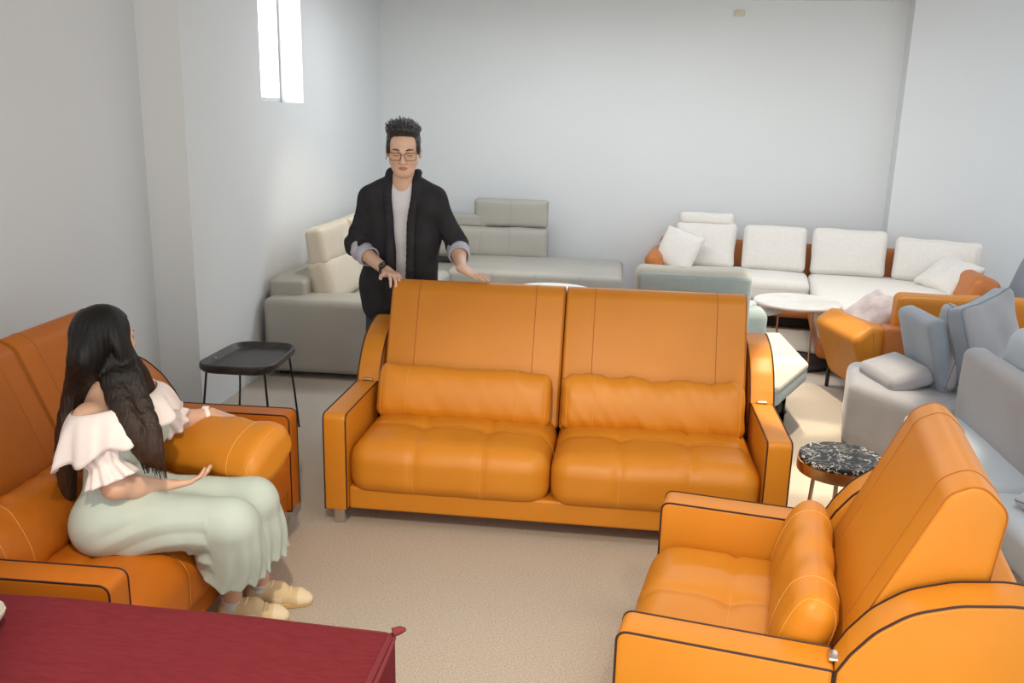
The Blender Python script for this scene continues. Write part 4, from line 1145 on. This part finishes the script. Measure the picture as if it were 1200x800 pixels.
v.F += (.0022*((1-wgt)*st+wgt*cap*.5)).astype(np.float32)
V, Q = v.mesh(1)
hm = MB(); hm.v.append(V-WO_); hm.f = Q.tolist(); hm.m = [0]*len(Q); hm.n = len(V)
r_ = np.random.RandomState(5)
for lk, rd, fn in ((lockA, .050, (1, .15, 0)), (lockA2, .045, (1, -.1, 0)), (lockB, .036, (.3, -1, .1)), (lockB2, .034, (.3, -1, .1))):
    c_ = interp(lk, 16); fn = np.array(fn, float); fn /= np.linalg.norm(fn)
    for _ in range(34):
        a = r_.uniform(0, 2*PI); e = r_.uniform(.85, 1.05); side = np.cross(fn, (0, 0, 1.)); side /= np.linalg.norm(side)
        wd = rd*np.interp(np.linspace(0, 1, 16), [0, .3, .7, 1], [.9, 1.1, .95, r_.uniform(.3, .6)])
        off = np.outer(wd, side*math.cos(a)*e + fn*.58*math.sin(a)*e)
        q = c_+off; q[-1, 2] -= r_.uniform(0, .035)
        i0 = 2 if (lk is lockB or lk is lockB2) else 3
        tube(hm, q[i0:]-WO_, np.linspace(.0032, .0010, len(q)-i0), 5)
hm.build('hair', 'hair_brown', wom, sharp=None)

# sage dress: bodice and wide skirt-trousers
v = Vol((-.66, -1.34, .18), (.26, -.58, .96), .005)
w_torso(v, .010)
for q, K in ((-1, KR), (1, KL)):
    v.cone(wP+[.02, q*.085, -.015], K+[-.012, 0, -.004], .108, .072, .06)
v.cone(wP+[.1, -.05, -.03], wP+[.42, -.02, -.03], .10, .07, .06)
def leg_drape(K, hem0, hem1, k):
    m_ = K*.5+np.array(hem0)*.5; v.cone(K+[-.010, 0, -.012], m_, .072, .082, k); v.cone(m_, hem0, .082, .104, k); v.cone(K*.6+np.array(hem1)*.4, hem1, .070, .105, k)
leg_drape(KR, (.020, -.965, .250), (-.025, -1.005, .265), .06)
leg_drape(KL, (.030, -.800, .250), (.000, -.815, .26), .06)
P = v.points()
v.F = np.maximum(v.F, ((.285 + .045*np.clip((.02-P[..., 0])/.1, 0, 1.3) + .006*np.sin(P[..., 1]*60+P[..., 0]*30) - P[..., 2])*.9 + 0).astype(np.float32) - 5*(P[..., 0] < -.125))
# sits on the seat: flatten what would sink into the cushion
seat_top = .432 - 1.1*np.clip(P[..., 0]+.17, 0, 1)**1.4*4
v.F = np.where(P[..., 0] < -.09, np.maximum(v.F, (.428-P[..., 2]).astype(np.float32)), v.F)
v.F = np.maximum(v.F, (P[..., 2]-.875).astype(np.float32))
lap = np.clip((P[..., 0]+.40)/.15, 0, 1)
def crease(u, w=.16): return np.abs((u % 1.0)-.5)*2                        # soft ridges with sharp valleys
u1 = (P[..., 2]*1.0-P[..., 0]*.28+P[..., 1]*.25)*13 + .35*np.sin(P[..., 0]*11)
fold = .010*(crease(u1)-.5)*lap*np.clip((.60-P[..., 2])/.08, 0, 1)*(P[..., 0] < .0)
u2 = (P[..., 1]*1.0+P[..., 0]*.55-P[..., 2]*.12)*17 + .3*np.sin(P[..., 2]*15)
fold += .013*(crease(u2)-.5)*np.clip((.52-P[..., 2])/.16, 0, 1)*np.clip((P[..., 0]+.13)/.05, 0, 1)
fold += sines(P.reshape(-1, 3)*np.array([1, 1, .6]), 15, 8, 4, 10, .0022).reshape(P.shape[:3])
v.F += fold.astype(np.float32)
V, Q = v.mesh(1); vol_obj('dress', V-WO_, Q, 'dress', wom)

# off-shoulder ruffle and puffed sleeves
def band(mb, rings, thick=.004):
    n = len(rings[0]); m = len(rings); V = np.concatenate(rings)
    c = np.array([r.mean(0) for r in rings]); inn = []
    for r, cc in zip(rings, c): d = r-cc; d /= np.linalg.norm(d, axis=1)[:, None]; inn.append(r-d*thick)
    V2 = np.concatenate(inn); F = []
    for i in range(m-1):
        for j in range(n):
            k = (j+1) % n
            F.append((i*n+j, i*n+k, (i+1)*n+k, (i+1)*n+j)); F.append(tuple(m*n+q for q in (i*n+j, (i+1)*n+j, (i+1)*n+k, i*n+k)))
    for i, flip in ((0, 0), (m-1, 1)):
        for j in range(n):
            k = (j+1) % n; q = (i*n+j, m*n+i*n+j, m*n+i*n+k, i*n+k); F.append(q if not flip else q[::-1])
    mb.add(np.concatenate([V, V2]), F)
n = 120; a = np.linspace(0, 2*PI, n, endpoint=False)
cn = np.array([-.362, -1.0, .912]); rings = []
for t_ in np.linspace(0, 1, 14):
    ex = .112+.062*t_**.8; ey = .188+.070*t_**.75
    wob = (.016*np.sin(a*9+1.0)+.008*np.sin(a*15))*t_**1.3
    sh = np.abs(np.sin(a))**2
    x = cn[0]+(ex+wob)*np.cos(a); y = cn[1]+(ey+wob)*np.sin(a)
    z = cn[2]+(.018+.045*t_)*np.cos(a-.25)-.004+.010*sh*(1-t_) - t_*(.125+.012*np.sin(a*9+2.2)) + .030*np.sin(PI*t_)*.6
    rings.append(np.column_stack([x, y, z])-WO_)
mb = MB(); band(mb, rings); mb.build('ruffle', 'ruffle', wom, sharp=None)
for SH, EL in ((wSR, wER), (wSL, wEL)):
    d = EL-SH; Ln = np.linalg.norm(d); d /= Ln
    u = np.cross(d, (0, 0, 1.)); u /= np.linalg.norm(u); w2 = np.cross(d, u); rings = []
    for t_ in np.linspace(0, 1, 22):
        s_ = .10+.80*t_
        rr = np.interp(t_, [0, .2, .45, .62, .68, .74, .88, 1], [.062, .072, .070, .058, .051, .055, .070, .082])
        wob = np.interp(t_, [0, .3, .62, .70, 1], [.002, .004, .003, .002, .008])*np.sin(a*11+t_*2)
        rings.append(SH+d*s_*Ln+(rr+wob)[:, None]*(np.cos(a)[:, None]*u+np.sin(a)[:, None]*w2)-WO_)
    mb = MB(); band(mb, rings); mb.build('sleeve', 'ruffle', wom, sharp=None)
# socks, shoes, white band watch
for Fo in (FR, FL):
    v = Vol(Fo-[.08, .08, .10], Fo+[.12, .08, .10], .0035)
    v.cone(Fo+[-.004, 0, .02], Fo+[0, 0, -.055], .040, .037, .01); v.cone(Fo+[0, 0, -.055], Fo+[.05, .010, -.060], .030, .026, .02); v.cut(Fo+[0, 0, .022], (0, 0, 1)); v.cut((0, 0, .015), (0, 0, -1))
    P = v.points(); v.F += (.0015*np.sin(P[..., 2]*260)).astype(np.float32)
    V, Q = v.mesh(1); vol_obj('sock', V-WO_, Q, 'sock', wom)
shoe(wom, (-.128, -.838, 0), (.122, -.790, 0), WO_)
shoe(wom, (-.078, -.708, 0), (.168, -.660, 0), WO_)
dW = (wWL-wEL)/np.linalg.norm(wWL-wEL); Zq = Vector(dW).to_track_quat('Z', 'Y').to_matrix().to_4x4(); Zq.translation = Vector(wWL-dW*.02-WO_)
mb = MB(); lathe(mb, [(.027, -.008), (.030, -.007), (.030, .007), (.027, .008)], seg=32); mb.v[0] = xf(mb.v[0], Zq); b_ = mb.build('wrist_band', 'white_plastic', wom)
Zf = Matrix.Translation(Vector(wWL-dW*.02-WO_+np.array([0, 0, .030])))
mb = MB(); rbox(mb, (0, 0, 0), (.024, .020, .008), .003, m=2, X=Zf); mb.build('band_case', 'white_plastic', b_)

# the pillow she holds
lumbar('orange leather lumbar pillow lying across the seated woman\'s lap under her hands', .60, XF((-.205, -.655, .622), rz=-.30) @ XF(ry=-.03, rx=-1.10), h=.27, th=.17, seed=41, wr=.003)
